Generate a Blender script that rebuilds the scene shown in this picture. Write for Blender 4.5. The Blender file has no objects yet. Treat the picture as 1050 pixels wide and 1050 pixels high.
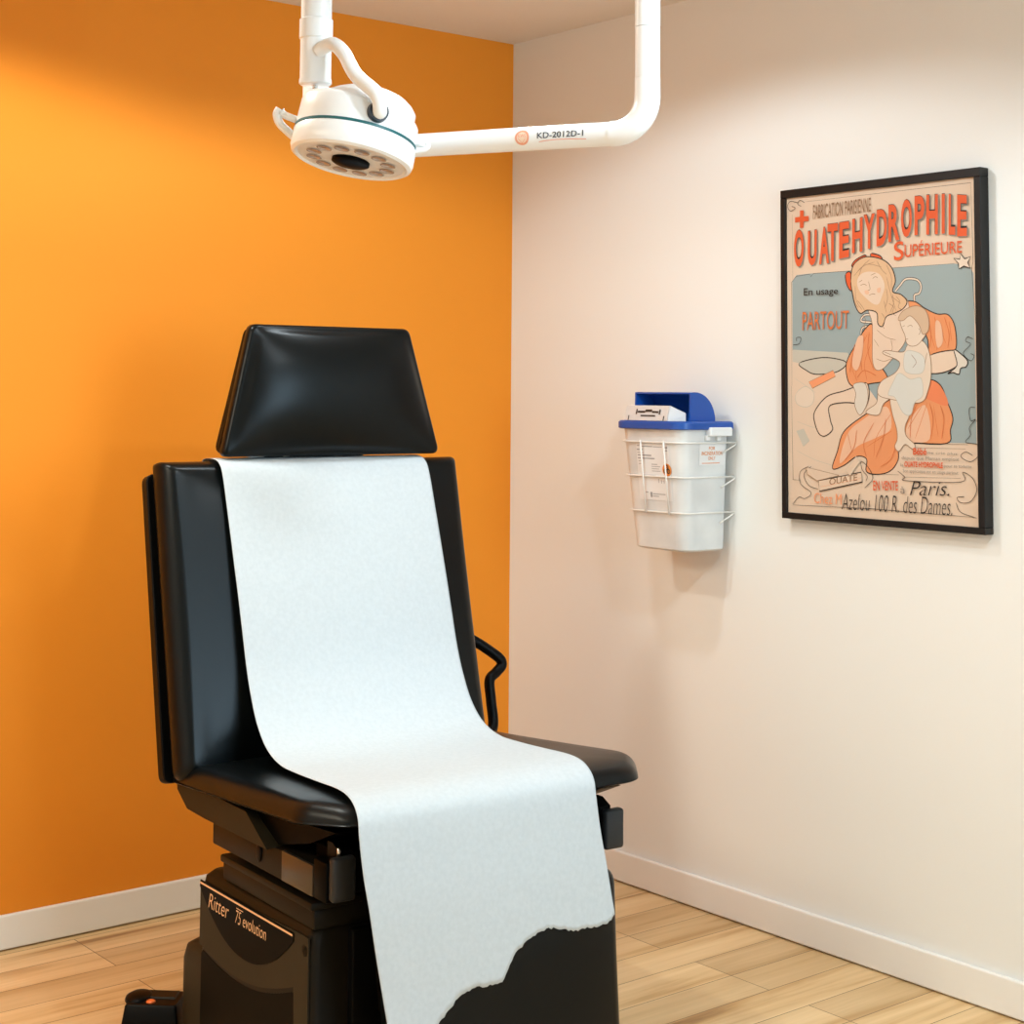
import bpy, bmesh, math, random
from mathutils import Vector, Matrix
random.seed(7)
sc = bpy.context.scene
COL = sc.collection
PI = math.pi

# ------------------------------------------------------------------ camera
cam_d = bpy.data.cameras.new('camera'); cam = bpy.data.objects.new('camera', cam_d); COL.objects.link(cam)
cam_d.sensor_width = 36.0; cam_d.lens = 1672.9712/1050*36
cam_d.shift_x = 0.0; cam_d.shift_y = -(525-274.83)/1050
CR = Vector((0.776945, -0.629525, 0.007378)); CU = Vector((-0.053705, -0.054595, 0.997063)); CF = Vector((0.627274, 0.775060, 0.076226))
cam_d.clip_start = 0.05
cam.matrix_world = Matrix(((CR.x, CU.x, -CF.x, -3.1736), (CR.y, CU.y, -CF.y, -3.9216), (CR.z, CU.z, -CF.z, 1.3518), (0, 0, 0, 1)))
sc.camera = cam

# ------------------------------------------------------------------ world and lights
sc.view_settings.view_transform = 'Standard'; sc.view_settings.look = 'None'; sc.view_settings.gamma = 1.0
sc.view_settings.use_curve_mapping = False
sc.view_settings.exposure = 0.0
w = bpy.data.worlds.new('sky'); sc.world = w; w.use_nodes = True
w.node_tree.nodes['Background'].inputs[0].default_value = (0.75, 0.88, 1.0, 1); w.node_tree.nodes['Background'].inputs[1].default_value = 1.0

def spot(name, loc, energy, color, size=2.7, blend=0.35, radius=0.07, target=None):
    d = bpy.data.lights.new(name, 'SPOT'); d.energy = energy; d.color = color
    d.spot_size = size; d.spot_blend = blend; d.shadow_soft_size = radius
    o = bpy.data.objects.new(name, d); COL.objects.link(o); o.location = loc
    if target: o.rotation_euler = (Vector(target)-Vector(loc)).to_track_quat('-Z', 'Y').to_euler()
    return o
def area(name, loc, target, sx, sy, energy, color):
    d = bpy.data.lights.new(name, 'AREA'); d.shape = 'RECTANGLE'; d.size = sx; d.size_y = sy; d.energy = energy; d.color = color
    o = bpy.data.objects.new(name, d); COL.objects.link(o); o.location = loc
    o.rotation_euler = (Vector(target)-Vector(loc)).to_track_quat('-Z', 'Y').to_euler(); return o

# recessed downlight by the orange wall, added fill spots for the rest, daylight through the rear window
spot('downlight_and_fill', (-1.9, -0.8, 2.43), 64, (0.97, 1.0, 0.93), size=2.75, blend=0.25)
spot('downlight_and_fill', (-1.25, -2.75, 2.43), 86, (0.84, 0.98, 1.06), size=2.7, blend=0.25)  # fill spot added to brighten the white wall and chair front
spot('downlight_and_fill', (-0.95, -1.15, 2.43), 44, (0.86, 0.98, 1.04), size=2.75, blend=0.25)  # added fill close to the white wall, lifts its brightness
spot('downlight_and_fill', (-3.4, -1.4, 2.43), 210, (1.0, 0.92, 0.74), size=2.75, blend=0.25, radius=0.6)  # added soft fill, very wide so the chair's wall shadow blurs
area('window_daylight', (-1.25, -6.1, 1.6), (-1.25, 0, 1.6), 1.46, 1.5, 84, (0.60, 0.87, 1.07))

# ------------------------------------------------------------------ materials
def mat(name, color, rough=0.5, metal=0.0, spec=0.5, bump=None, trans=0.0, alpha=1.0, coat=0.0, sss=0.0):
    m = bpy.data.materials.new(name); m.use_nodes = True
    nt = m.node_tree; b = nt.nodes['Principled BSDF']
    b.inputs['Base Color'].default_value = (*color, 1); b.inputs['Roughness'].default_value = rough
    b.inputs['Metallic'].default_value = metal; b.inputs['Specular IOR Level'].default_value = spec
    b.inputs['Transmission Weight'].default_value = trans; b.inputs['Alpha'].default_value = alpha
    b.inputs['Coat Weight'].default_value = coat
    if sss:
        b.inputs['Subsurface Weight'].default_value = sss; b.inputs['Subsurface Radius'].default_value = (0.02, 0.02, 0.02)
    if bump:
        sc_, st, dist = bump
        tc = nt.nodes.new('ShaderNodeTexCoord'); n = nt.nodes.new('ShaderNodeTexNoise'); n.inputs['Scale'].default_value = sc_; n.inputs['Detail'].default_value = 4
        bp = nt.nodes.new('ShaderNodeBump'); bp.inputs['Strength'].default_value = st; bp.inputs['Distance'].default_value = dist
        nt.links.new(tc.outputs['Object'], n.inputs['Vector']); nt.links.new(n.outputs['Fac'], bp.inputs['Height']); nt.links.new(bp.outputs['Normal'], b.inputs['Normal'])
    return m
def noise_color(m, c1, c2, scale, stretch=(1, 1, 1), detail=3):
    nt = m.node_tree; b = nt.nodes['Principled BSDF']
    tc = nt.nodes.new('ShaderNodeTexCoord'); mp = nt.nodes.new('ShaderNodeMapping'); mp.inputs['Scale'].default_value = stretch
    n = nt.nodes.new('ShaderNodeTexNoise'); n.inputs['Scale'].default_value = scale; n.inputs['Detail'].default_value = detail
    r = nt.nodes.new('ShaderNodeValToRGB'); r.color_ramp.elements[0].color = (*c1, 1); r.color_ramp.elements[1].color = (*c2, 1)
    r.color_ramp.elements[0].position = 0.35; r.color_ramp.elements[1].position = 0.65
    nt.links.new(tc.outputs['Object'], mp.inputs[0]); nt.links.new(mp.outputs[0], n.inputs['Vector']); nt.links.new(n.outputs['Fac'], r.inputs[0]); nt.links.new(r.outputs[0], b.inputs['Base Color'])

M = {}
M['orange_wall'] = mat('orange_wall_paint', (0.82, 0.27, 0.018), 0.6, spec=0.25, bump=(260, 0.08, 0.002))
M['white_wall'] = mat('off_white_wall_paint', (0.83, 0.825, 0.795), 0.6, spec=0.25, bump=(260, 0.08, 0.002))
M['ceiling'] = mat('ceiling_paint', (0.82, 0.79, 0.75), 0.8, spec=0.1)
M['trim'] = mat('trim_paint', (0.86, 0.84, 0.80), 0.35)
M['gap'] = mat('dark_gap', (0.03, 0.02, 0.012), 0.9)
M['leather'] = mat('black_vinyl', (0.002, 0.0032, 0.0036), 0.30, spec=0.19, bump=(420, 0.10, 0.0012))
M['black'] = mat('black_plastic', (0.002, 0.002, 0.002), 0.4, spec=0.1)
M['gloss_black'] = mat('glossy_black_panel', (0.002, 0.002, 0.002), 0.35, spec=0.03)
M['brown_black'] = mat('dark_taupe_plastic', (0.008, 0.0065, 0.004), 0.45, spec=0.15, bump=(300, 0.05, 0.001))
M['taupe'] = mat('taupe_plastic', (0.024, 0.019, 0.010), 0.5, spec=0.15, bump=(300, 0.05, 0.001))
M['rail_metal'] = mat('dark_satin_rail', (0.07, 0.06, 0.045), 0.3, metal=0.5)
M['grey_cap'] = mat('charcoal_cap', (0.02, 0.022, 0.024), 0.45, spec=0.3)
M['chrome'] = mat('chrome', (0.75, 0.73, 0.70), 0.18, metal=1.0)
M['gold'] = mat('gold_lettering', (0.80, 0.50, 0.27), 0.4)
M['paper'] = mat('exam_paper', (0.80, 0.83, 0.845), 0.85, spec=0.1, bump=(90, 0.15, 0.002))
noise_color(M['paper'], (0.54, 0.585, 0.615), (0.575, 0.62, 0.65), 110, detail=6)
M['lamp_white'] = mat('white_enamel', (0.90, 0.91, 0.91), 0.28, coat=0.3)
M['lamp_face'] = mat('lamp_face_plastic', (0.80, 0.76, 0.73), 0.35)
M['lens'] = mat('lamp_lens', (0.45, 0.36, 0.32), 0.15)
M['teal'] = mat('teal_seal', (0.005, 0.11, 0.12), 0.4)
M['navy'] = mat('dark_navy_ring', (0.012, 0.016, 0.028), 0.35)
M['ink_grey'] = mat('grey_ink', (0.04, 0.045, 0.06), 0.6)
M['badge'] = mat('badge_orange', (0.85, 0.36, 0.22), 0.5)
M['badge_pale'] = mat('badge_pale', (0.90, 0.66, 0.50), 0.5)
M['frame'] = mat('black_wood_frame', (0.006, 0.0055, 0.0055), 0.42, spec=0.3)
M['bin'] = mat('translucent_bin_plastic', (0.72, 0.72, 0.70), 0.35, sss=0.25)
noise_color(M['bin'], (0.64, 0.645, 0.64), (0.76, 0.76, 0.745), 9)
M['blue'] = mat('blue_plastic', (0.008, 0.075, 0.36), 0.35)
M['flap'] = mat('clear_flap_plastic', (0.80, 0.76, 0.73), 0.2, alpha=0.72)
M['wire'] = mat('white_coated_wire', (0.80, 0.77, 0.72), 0.35)
M['label'] = mat('white_label', (0.80, 0.79, 0.78), 0.5)
M['clip'] = mat('white_clip', (0.82, 0.82, 0.81), 0.35)
M['bio'] = mat('biohazard_orange', (0.80, 0.27, 0.05), 0.5)
M['dark_ink'] = mat('dark_ink', (0.03, 0.02, 0.015), 0.6)
M['mid_ink'] = mat('mid_grey_ink', (0.35, 0.35, 0.36), 0.6)
M['indicator'] = mat('orange_indicator', (0.85, 0.18, 0.04), 0.3)
M['glass'] = mat('window_glass', (1, 1, 1), 0.0, trans=1.0)
M['downlight'] = mat('lamp_trim_white', (0.8, 0.8, 0.8), 0.4)
PC = dict(paper=(.67,.51,.38), blue=(.29,.345,.34), haze=(.50,.46,.38), ink=(.030,.020,.016), brown=(.28,.16,.09), salmon=(.78,.30,.14), cream2=(.68,.55,.43),
          dress=(.70,.27,.115), dress2=(.72,.21,.09), pale=(.72,.43,.28), rust=(.60,.16,.05), skin=(.69,.52,.39), skin2=(.68,.55,.43), white=(.60,.58,.52), lace=(.62,.55,.46),
          hair=(.64,.41,.24), hair2=(.56,.39,.26), red=(.66,.10,.03), grey=(.28,.23,.19), paper2=(.66,.50,.37), shadow=(.22,.21,.18))
for k, c in PC.items(): M['print_'+k] = mat('poster_ink_'+k, c, 0.55, spec=0.25)

def floor_material():
    m = bpy.data.materials.new('maple_planks'); m.use_nodes = True; nt = m.node_tree; b = nt.nodes['Principled BSDF']; N = nt.nodes.new; K = nt.links.new
    tc = N('ShaderNodeTexCoord'); mp = N('ShaderNodeMapping'); mp.inputs['Location'].default_value = (0.3, 0.034, 0)
    K(tc.outputs['Object'], mp.inputs[0])
    br = N('ShaderNodeTexBrick'); br.inputs['Scale'].default_value = 1.0; br.inputs['Brick Width'].default_value = 1.1; br.inputs['Row Height'].default_value = 0.117
    br.inputs['Mortar Size'].default_value = 0.0011; br.inputs['Mortar Smooth'].default_value = 0.2; br.inputs['Bias'].default_value = 0.0; br.offset = 0.37; br.offset_frequency = 3
    br.inputs['Color1'].default_value = (0, 0, 0, 1); br.inputs['Color2'].default_value = (1, 1, 1, 1); br.inputs['Mortar'].default_value = (0.5, 0.5, 0.5, 1)
    K(mp.outputs[0], br.inputs['Vector'])
    # grain, offset plank by plank
    sep = N('ShaderNodeSeparateXYZ'); K(mp.outputs[0], sep.inputs[0])
    row = N('ShaderNodeMath'); row.operation = 'DIVIDE'; row.inputs[1].default_value = 0.117; K(sep.outputs['Y'], row.inputs[0])
    fl = N('ShaderNodeMath'); fl.operation = 'FLOOR'; K(row.outputs[0], fl.inputs[0])
    mul = N('ShaderNodeMath'); mul.operation = 'MULTIPLY'; mul.inputs[1].default_value = 7.31; K(fl.outputs[0], mul.inputs[0])
    add = N('ShaderNodeMath'); add.operation = 'ADD'; K(sep.outputs['X'], add.inputs[0]); K(mul.outputs[0], add.inputs[1])
    cmb = N('ShaderNodeCombineXYZ'); K(add.outputs[0], cmb.inputs['X']); K(sep.outputs['Y'], cmb.inputs['Y']); K(mul.outputs[0], cmb.inputs['Z'])
    m2 = N('ShaderNodeMapping'); m2.inputs['Scale'].default_value = (1.1, 15, 1); K(cmb.outputs[0], m2.inputs[0])
    n1 = N('ShaderNodeTexNoise'); n1.inputs['Scale'].default_value = 1.0; n1.inputs['Detail'].default_value = 5; n1.inputs['Distortion'].default_value = 0.5; K(m2.outputs[0], n1.inputs['Vector'])
    m3 = N('ShaderNodeMapping'); m3.inputs['Scale'].default_value = (5, 110, 1); K(cmb.outputs[0], m3.inputs[0])
    n2 = N('ShaderNodeTexNoise'); n2.inputs['Scale'].default_value = 1.0; n2.inputs['Detail'].default_value = 3; K(m3.outputs[0], n2.inputs['Vector'])
    r = N('ShaderNodeValToRGB'); e = r.color_ramp.elements
    e[0].position = 0.27; e[0].color = (0.24, 0.10, 0.022, 1); e[1].position = 0.62; e[1].color = (0.80, 0.58, 0.32, 1)
    x = r.color_ramp.elements.new(0.36); x.color = (0.56, 0.34, 0.14, 1); x = r.color_ramp.elements.new(0.46); x.color = (0.72, 0.50, 0.255, 1)
    K(n1.outputs['Fac'], r.inputs[0])
    r2 = N('ShaderNodeValToRGB'); r2.color_ramp.elements[0].color = (0.86, 0.84, 0.80, 1); r2.color_ramp.elements[1].color = (1.06, 1.05, 1.04, 1); K(n2.outputs['Fac'], r2.inputs[0])
    mx = N('ShaderNodeMix'); mx.data_type = 'RGBA'; mx.blend_type = 'MULTIPLY'; mx.inputs['Factor'].default_value = 1; K(r.outputs[0], mx.inputs['A']); K(r2.outputs[0], mx.inputs['B'])
    wn = N('ShaderNodeTexWhiteNoise'); wn.noise_dimensions = '1D'; K(br.outputs['Color'], wn.inputs['W'])
    r3 = N('ShaderNodeValToRGB'); r3.color_ramp.elements[0].color = (0.84, 0.81, 0.77, 1); r3.color_ramp.elements[1].color = (1.1, 1.1, 1.1, 1); K(wn.outputs['Value'], r3.inputs[0])
    mx2 = N('ShaderNodeMix'); mx2.data_type = 'RGBA'; mx2.blend_type = 'MULTIPLY'; mx2.inputs['Factor'].default_value = 1; K(mx.outputs['Result'], mx2.inputs['A']); K(r3.outputs[0], mx2.inputs['B'])
    mx3 = N('ShaderNodeMix'); mx3.data_type = 'RGBA'; K(br.outputs['Fac'], mx3.inputs['Factor']); K(mx2.outputs['Result'], mx3.inputs['A']); mx3.inputs['B'].default_value = (0.16, 0.08, 0.03, 1)
    K(mx3.outputs['Result'], b.inputs['Base Color']); b.inputs['Roughness'].default_value = 0.42; b.inputs['Specular IOR Level'].default_value = 0.4
    bp = N('ShaderNodeBump'); bp.inputs['Strength'].default_value = 0.25; bp.inputs['Distance'].default_value = 0.001; bp.invert = True
    K(br.outputs['Fac'], bp.inputs['Height']); K(bp.outputs['Normal'], b.inputs['Normal'])
    return m
M['floor'] = floor_material()

# ------------------------------------------------------------------ mesh helpers
def link(name, bm, m, parent=None, smooth=False, angle=None):
    me = bpy.data.meshes.new(name); bm.normal_update(); bm.to_mesh(me); bm.free()
    for x in (m if isinstance(m, (list, tuple)) else [m]): me.materials.append(x)
    if smooth or angle is not None:
        me.polygons.foreach_set('use_smooth', [True]*len(me.polygons))
        if angle is not None: me.set_sharp_from_angle(angle=math.radians(angle))
    o = bpy.data.objects.new(name, me); COL.objects.link(o)
    if parent: o.parent = parent
    return o
def tag(o, label=None, cat=None, group=None, kind=None):
    if label: o['label'] = label
    if cat: o['category'] = cat
    if group: o['group'] = group
    if kind: o['kind'] = kind
    return o
def empty(name, loc, rz=0.0):
    o = bpy.data.objects.new(name, None); COL.objects.link(o); o.location = loc; o.rotation_euler = (0, 0, rz); o.empty_display_size = 0.1; return o
def box(bm, lo, hi, bev=0.0, seg=2, f=None, mi=0):
    lo = Vector(lo); hi = Vector(hi)
    vs = [bm.verts.new((x, y, z)) for x in (lo.x, hi.x) for y in (lo.y, hi.y) for z in (lo.z, hi.z)]
    fs = [bm.faces.new([vs[i] for i in q]) for q in ((0, 1, 3, 2), (4, 6, 7, 5), (0, 4, 5, 1), (2, 3, 7, 6), (0, 2, 6, 4), (1, 5, 7, 3))]
    for q in fs: q.material_index = mi
    if bev > 0:
        es = list({e for q in fs for e in q.edges})
        rr = bmesh.ops.bevel(bm, geom=es, offset=bev, segments=seg, affect='EDGES', profile=0.5)
        vs = list({v for q in rr['faces'] for v in q.verts} | {v for v in vs if v.is_valid})
    if f:
        for v in vs:
            if v.is_valid: v.co = f(v.co)
    return vs
def rings_loft(bm, rings, cap0=True, cap1=True, closed=True, mi=0):
    R = [[bm.verts.new(p) for p in r] for r in rings]
    n = len(R[0])
    for a, b in zip(R[:-1], R[1:]):
        for i in range(n if closed else n-1):
            j = (i+1) % n
            bm.faces.new((a[i], a[j], b[j], b[i])).material_index = mi
    if cap0: bm.faces.new(R[0][::-1]).material_index = mi
    if cap1: bm.faces.new(R[-1]).material_index = mi
    return R
def catmull(pts, closed=False, n=6):
    P = [Vector(p) for p in pts]; out = []; L = len(P)
    rng = range(L if closed else L-1)
    for i in rng:
        p0 = P[(i-1) % L] if closed or i > 0 else P[0]*2-P[1]
        p1 = P[i]; p2 = P[(i+1) % L]
        p3 = P[(i+2) % L] if closed or i+2 < L else P[-1]*2-P[-2]
        for k in range(n):
            t = k/n
            out.append(0.5*((2*p1)+(p2-p0)*t+(2*p0-5*p1+4*p2-p3)*t*t+(3*p1-p0-3*p2+p3)*t**3))
    if not closed: out.append(P[-1])
    return out
def tube(bm, pts, rad, n=16, caps=True, mi=0):
    P = [Vector(p) for p in pts]; rad = rad if isinstance(rad, (list, tuple)) else [rad]*len(P)
    T = [(P[min(i+1, len(P)-1)]-P[max(i-1, 0)]).normalized() for i in range(len(P))]
    up = Vector((0, 0, 1)) if abs(T[0].z) < 0.9 else Vector((1, 0, 0))
    a = (up-T[0]*up.dot(T[0])).normalized(); rings = []
    for p, t, r in zip(P, T, rad):
        a = (a-t*a.dot(t)).normalized(); b = t.cross(a)
        rings.append([p+(a*math.cos(2*PI*k/n)+b*math.sin(2*PI*k/n))*r for k in range(n)])
    rings_loft(bm, rings, caps, caps, mi=mi)
def lathe(bm, prof, org, ax, e1, n=48, mi=0, caps=(True, True)):
    e2 = ax.cross(e1)
    rings_loft(bm, [[org+ax*h+(e1*math.cos(2*PI*k/n)+e2*math.sin(2*PI*k/n))*r for k in range(n)] for r, h in prof], caps[0], caps[1], mi=mi)
def round_poly(pts, radii, seg=8):
    out = []; L = len(pts)
    for i in range(L):
        p = Vector(pts[i]); a = (Vector(pts[i-1])-p); b = (Vector(pts[(i+1) % L])-p); r = radii[i] if isinstance(radii, (list, tuple)) else radii
        if r <= 0: out.append(p); continue
        la, lb = a.length, b.length; a.normalize(); b.normalize()
        half = math.acos(max(-1, min(1, a.dot(b))))/2; d = min(r/math.tan(half), la*0.49, lb*0.49)
        p1 = p+a*d; p2 = p+b*d
        for k in range(seg+1):
            t = k/seg; out.append((1-t)**2*p1+2*t*(1-t)*p+t*t*p2)
    return out
def densify(poly, step):
    out = []
    for i, p in enumerate(poly):
        q = poly[(i+1) % len(poly)]; k = max(1, int((q-p).length/step))
        out += [p.lerp(q, j/k) for j in range(k)]
    return out
def cushion(bm, outline, center, edge_r, side_h, bulge, f, bf=None, power=2.0, nr=14):
    """outline of 2D points, h up; rounded rim then a face that swells to the middle"""
    c = Vector(center); O = [p-c for p in outline]
    def inset(d): return [p*(1-d/p.length) for p in O]
    rings = [[(p, 0.0) for p in inset(edge_r*0.12)]]
    rings.append([(p, edge_r*0.10) for p in O])
    rings.append([(p, side_h) for p in O])
    for k in range(1, 13):
        a = k/12*PI/2*0.90
        rings.append([(p, side_h+edge_r*math.sin(a)) for p in inset(edge_r*(1-math.cos(a)))])
    base = [p for p, h in rings[-1]]; h0 = rings[-1][0][1]
    for k in range(1, nr):
        s = 1-k/nr
        rings.append([(p*s, h0+bulge*(bf(p.x*s+c.x, p.y*s+c.y) if bf else 1-s**power)) for p in base])
    V = [[bm.verts.new(f(p.x+c.x, p.y+c.y, h)) for p, h in r] for r in rings]
    n = len(V[0])
    for a, b in zip(V[:-1], V[1:]):
        for i in range(n): bm.faces.new((a[i], a[(i+1) % n], b[(i+1) % n], b[i]))
    mid = bm.verts.new(f(c.x, c.y, h0+bulge*(bf(c.x, c.y) if bf else 1)))
    for i in range(n): bm.faces.new((V[-1][i], V[-1][(i+1) % n], mid))
    bm.faces.new(V[0][::-1])
    bmesh.ops.recalc_face_normals(bm, faces=bm.faces[:])
def text_mesh(s, offset=0.0, shear=0.0):
    cu = bpy.data.curves.new('t', 'FONT'); cu.body = s; cu.size = 1; cu.offset = offset; cu.shear = shear; cu.resolution_u = 4
    o = bpy.data.objects.new('t', cu); COL.objects.link(o)
    dg = bpy.context.evaluated_depsgraph_get(); dg.update()
    me = bpy.data.meshes.new_from_object(o.evaluated_get(dg))
    bpy.data.objects.remove(o); bpy.data.curves.remove(cu)
    V = [v.co.copy() for v in me.vertices]; Fc = [tuple(p.vertices) for p in me.polygons]; bpy.data.meshes.remove(me)
    x0 = min(v.x for v in V); x1 = max(v.x for v in V); y0 = min(v.y for v in V); y1 = max(v.y for v in V)
    return [((v.x-x0)/(x1-x0), (v.y-y0)/(y1-y0)) for v in V], Fc
def add_text(bm, s, f, mi=0, offset=0.0, shear=0.0, flip=False):
    V, Fc = text_mesh(s, offset, shear); vs = [bm.verts.new(f(a, b)) for a, b in V]
    for q in Fc:
        try: bm.faces.new([vs[i] for i in (q[::-1] if flip else q)]).material_index = mi
        except ValueError: pass

# ------------------------------------------------------------------ room shell
H = 2.44; XL, YB = -4.6, -6.0
def structure(name, lo, hi, m):
    bm = bmesh.new(); box(bm, lo, hi); return tag(link(name, bm, m), kind='structure')
structure('floor', (XL-.12, YB-.12, -0.08), (0.12, 0.12, 0), M['floor'])
structure('ceiling', (XL-.12, YB-.12, H), (0.12, 0.12, H+0.08), M['ceiling'])
structure('wall_left', (XL, 0, 0), (0, 0.12, H), M['orange_wall'])
structure('wall_right', (0, YB, 0), (0.12, 0.12, H), M['white_wall'])
structure('wall_far_left', (XL-.12, YB, 0), (XL, 0.12, H), M['white_wall'])
bm = bmesh.new(); WX0, WX1, WZ0, WZ1 = -2.0, -0.5, 0.82, 2.38
box(bm, (XL-.12, YB-.12, 0), (WX0, YB, H)); box(bm, (WX1, YB-.12, 0), (0.12, YB, H)); box(bm, (WX0, YB-.12, 0), (WX1, YB, WZ0)); box(bm, (WX0, YB-.12, WZ1), (WX1, YB, H))
tag(link('wall_rear', bm, M['white_wall']), kind='structure')
bm = bmesh.new()
for a, b in (((WX0, WZ0), (WX0+.05, WZ1)), ((WX1-.05, WZ0), (WX1, WZ1)), ((WX0+.05, WZ0), (WX1-.05, WZ0+.05)), ((WX0+.05, WZ1-.05), (WX1-.05, WZ1)), ((-1.265, WZ0+.05), (-1.235, WZ1-.05))):
    box(bm, (a[0], YB-.09, a[1]), (b[0], YB-.03, b[1]), 0.004)
tag(link('window_1', bm, M['trim']), kind='structure')
def baseboard(name, lo, hi):
    bm = bmesh.new(); box(bm, lo, hi, 0.004); return tag(link(name, bm, M['trim']), kind='structure')
BB = 0.0845
baseboard('baseboard_left', (XL, -0.014, 0.003), (-0.0005, -0.0002, BB)); baseboard('baseboard_right', (-0.014, YB, 0.003), (-0.0002, -0.0145, BB))
baseboard('baseboard_rear', (XL, YB+.0002, 0.003), (-0.0145, YB+0.014, BB)); baseboard('baseboard_far_left', (XL+.0002, YB+.0145, 0.003), (XL+0.014, -0.0145, BB))

# ------------------------------------------------------------------ framed poster on the white wall
ORD=[('L',0),('L',1),('L',2),('L',3),('L',4),('F',2),('F',3),('F',4),('F',5),('L',5),('L',6),('L',7),('L',8),('L',9),('L',10),('L',11),('L',12),('L',13),('F',6),('F',7),('F',8),('F',9),('L',14),('L',15),('L',16),('L',17),('L',18),('L',19),('F',10),('F',11),('L',20),('L',21),('L',22),('L',23),('L',24),('L',25),('F',12),('F',13),('F',14),('F',15),('F',16),('F',17),('F',18),('F',19),('F',20),('F',21),('L',26),('L',27),('L',28),('L',29),('L',30),('L',31),('L',32),('L',33),('L',34),('L',35),('L',36),('L',37),('L',38),('L',39),('L',40),('L',41),('L',42),('L',43),('L',44),('L',45),('L',46),('L',47),('L',48),('L',49),('L',50),('L',51),('L',52),('L',53),('L',54),('L',55),('L',56),('L',57),('L',58),('L',59),('L',60),('L',61),('L',62),('L',63),('L',64),('L',65),('L',66),('F',22),('F',23),('F',24),('F',25),('F',26),('F',27),('F',28),('F',29),('F',30),('F',31),('F',32),('L',67),('L',68),('L',69),('L',70),('L',71),('L',72),('L',73),('L',74),('L',75),('L',76),('L',77),('L',78),('L',79),('L',80),('L',81),('L',82),('L',83),('F',33),('L',84),('L',85),('L',86),('L',87),('L',88),('L',89),('F',34),('F',35),('F',36),('T',0),('L',90),('T',1),('F',37),('T',2),('T',3),('T',4),('T',5),('T',6),('T',7),('T',8),('T',9),('T',10),('T',11),('T',12),('T',13),('T',14),('T',15),('T',16),('T',17),('T',18),('T',19),('T',20),('T',21),('T',22),('T',23),('T',24),('T',25),('T',26),('T',27),('T',28),('T',29),('T',30),('T',31),('T',32)]
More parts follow.
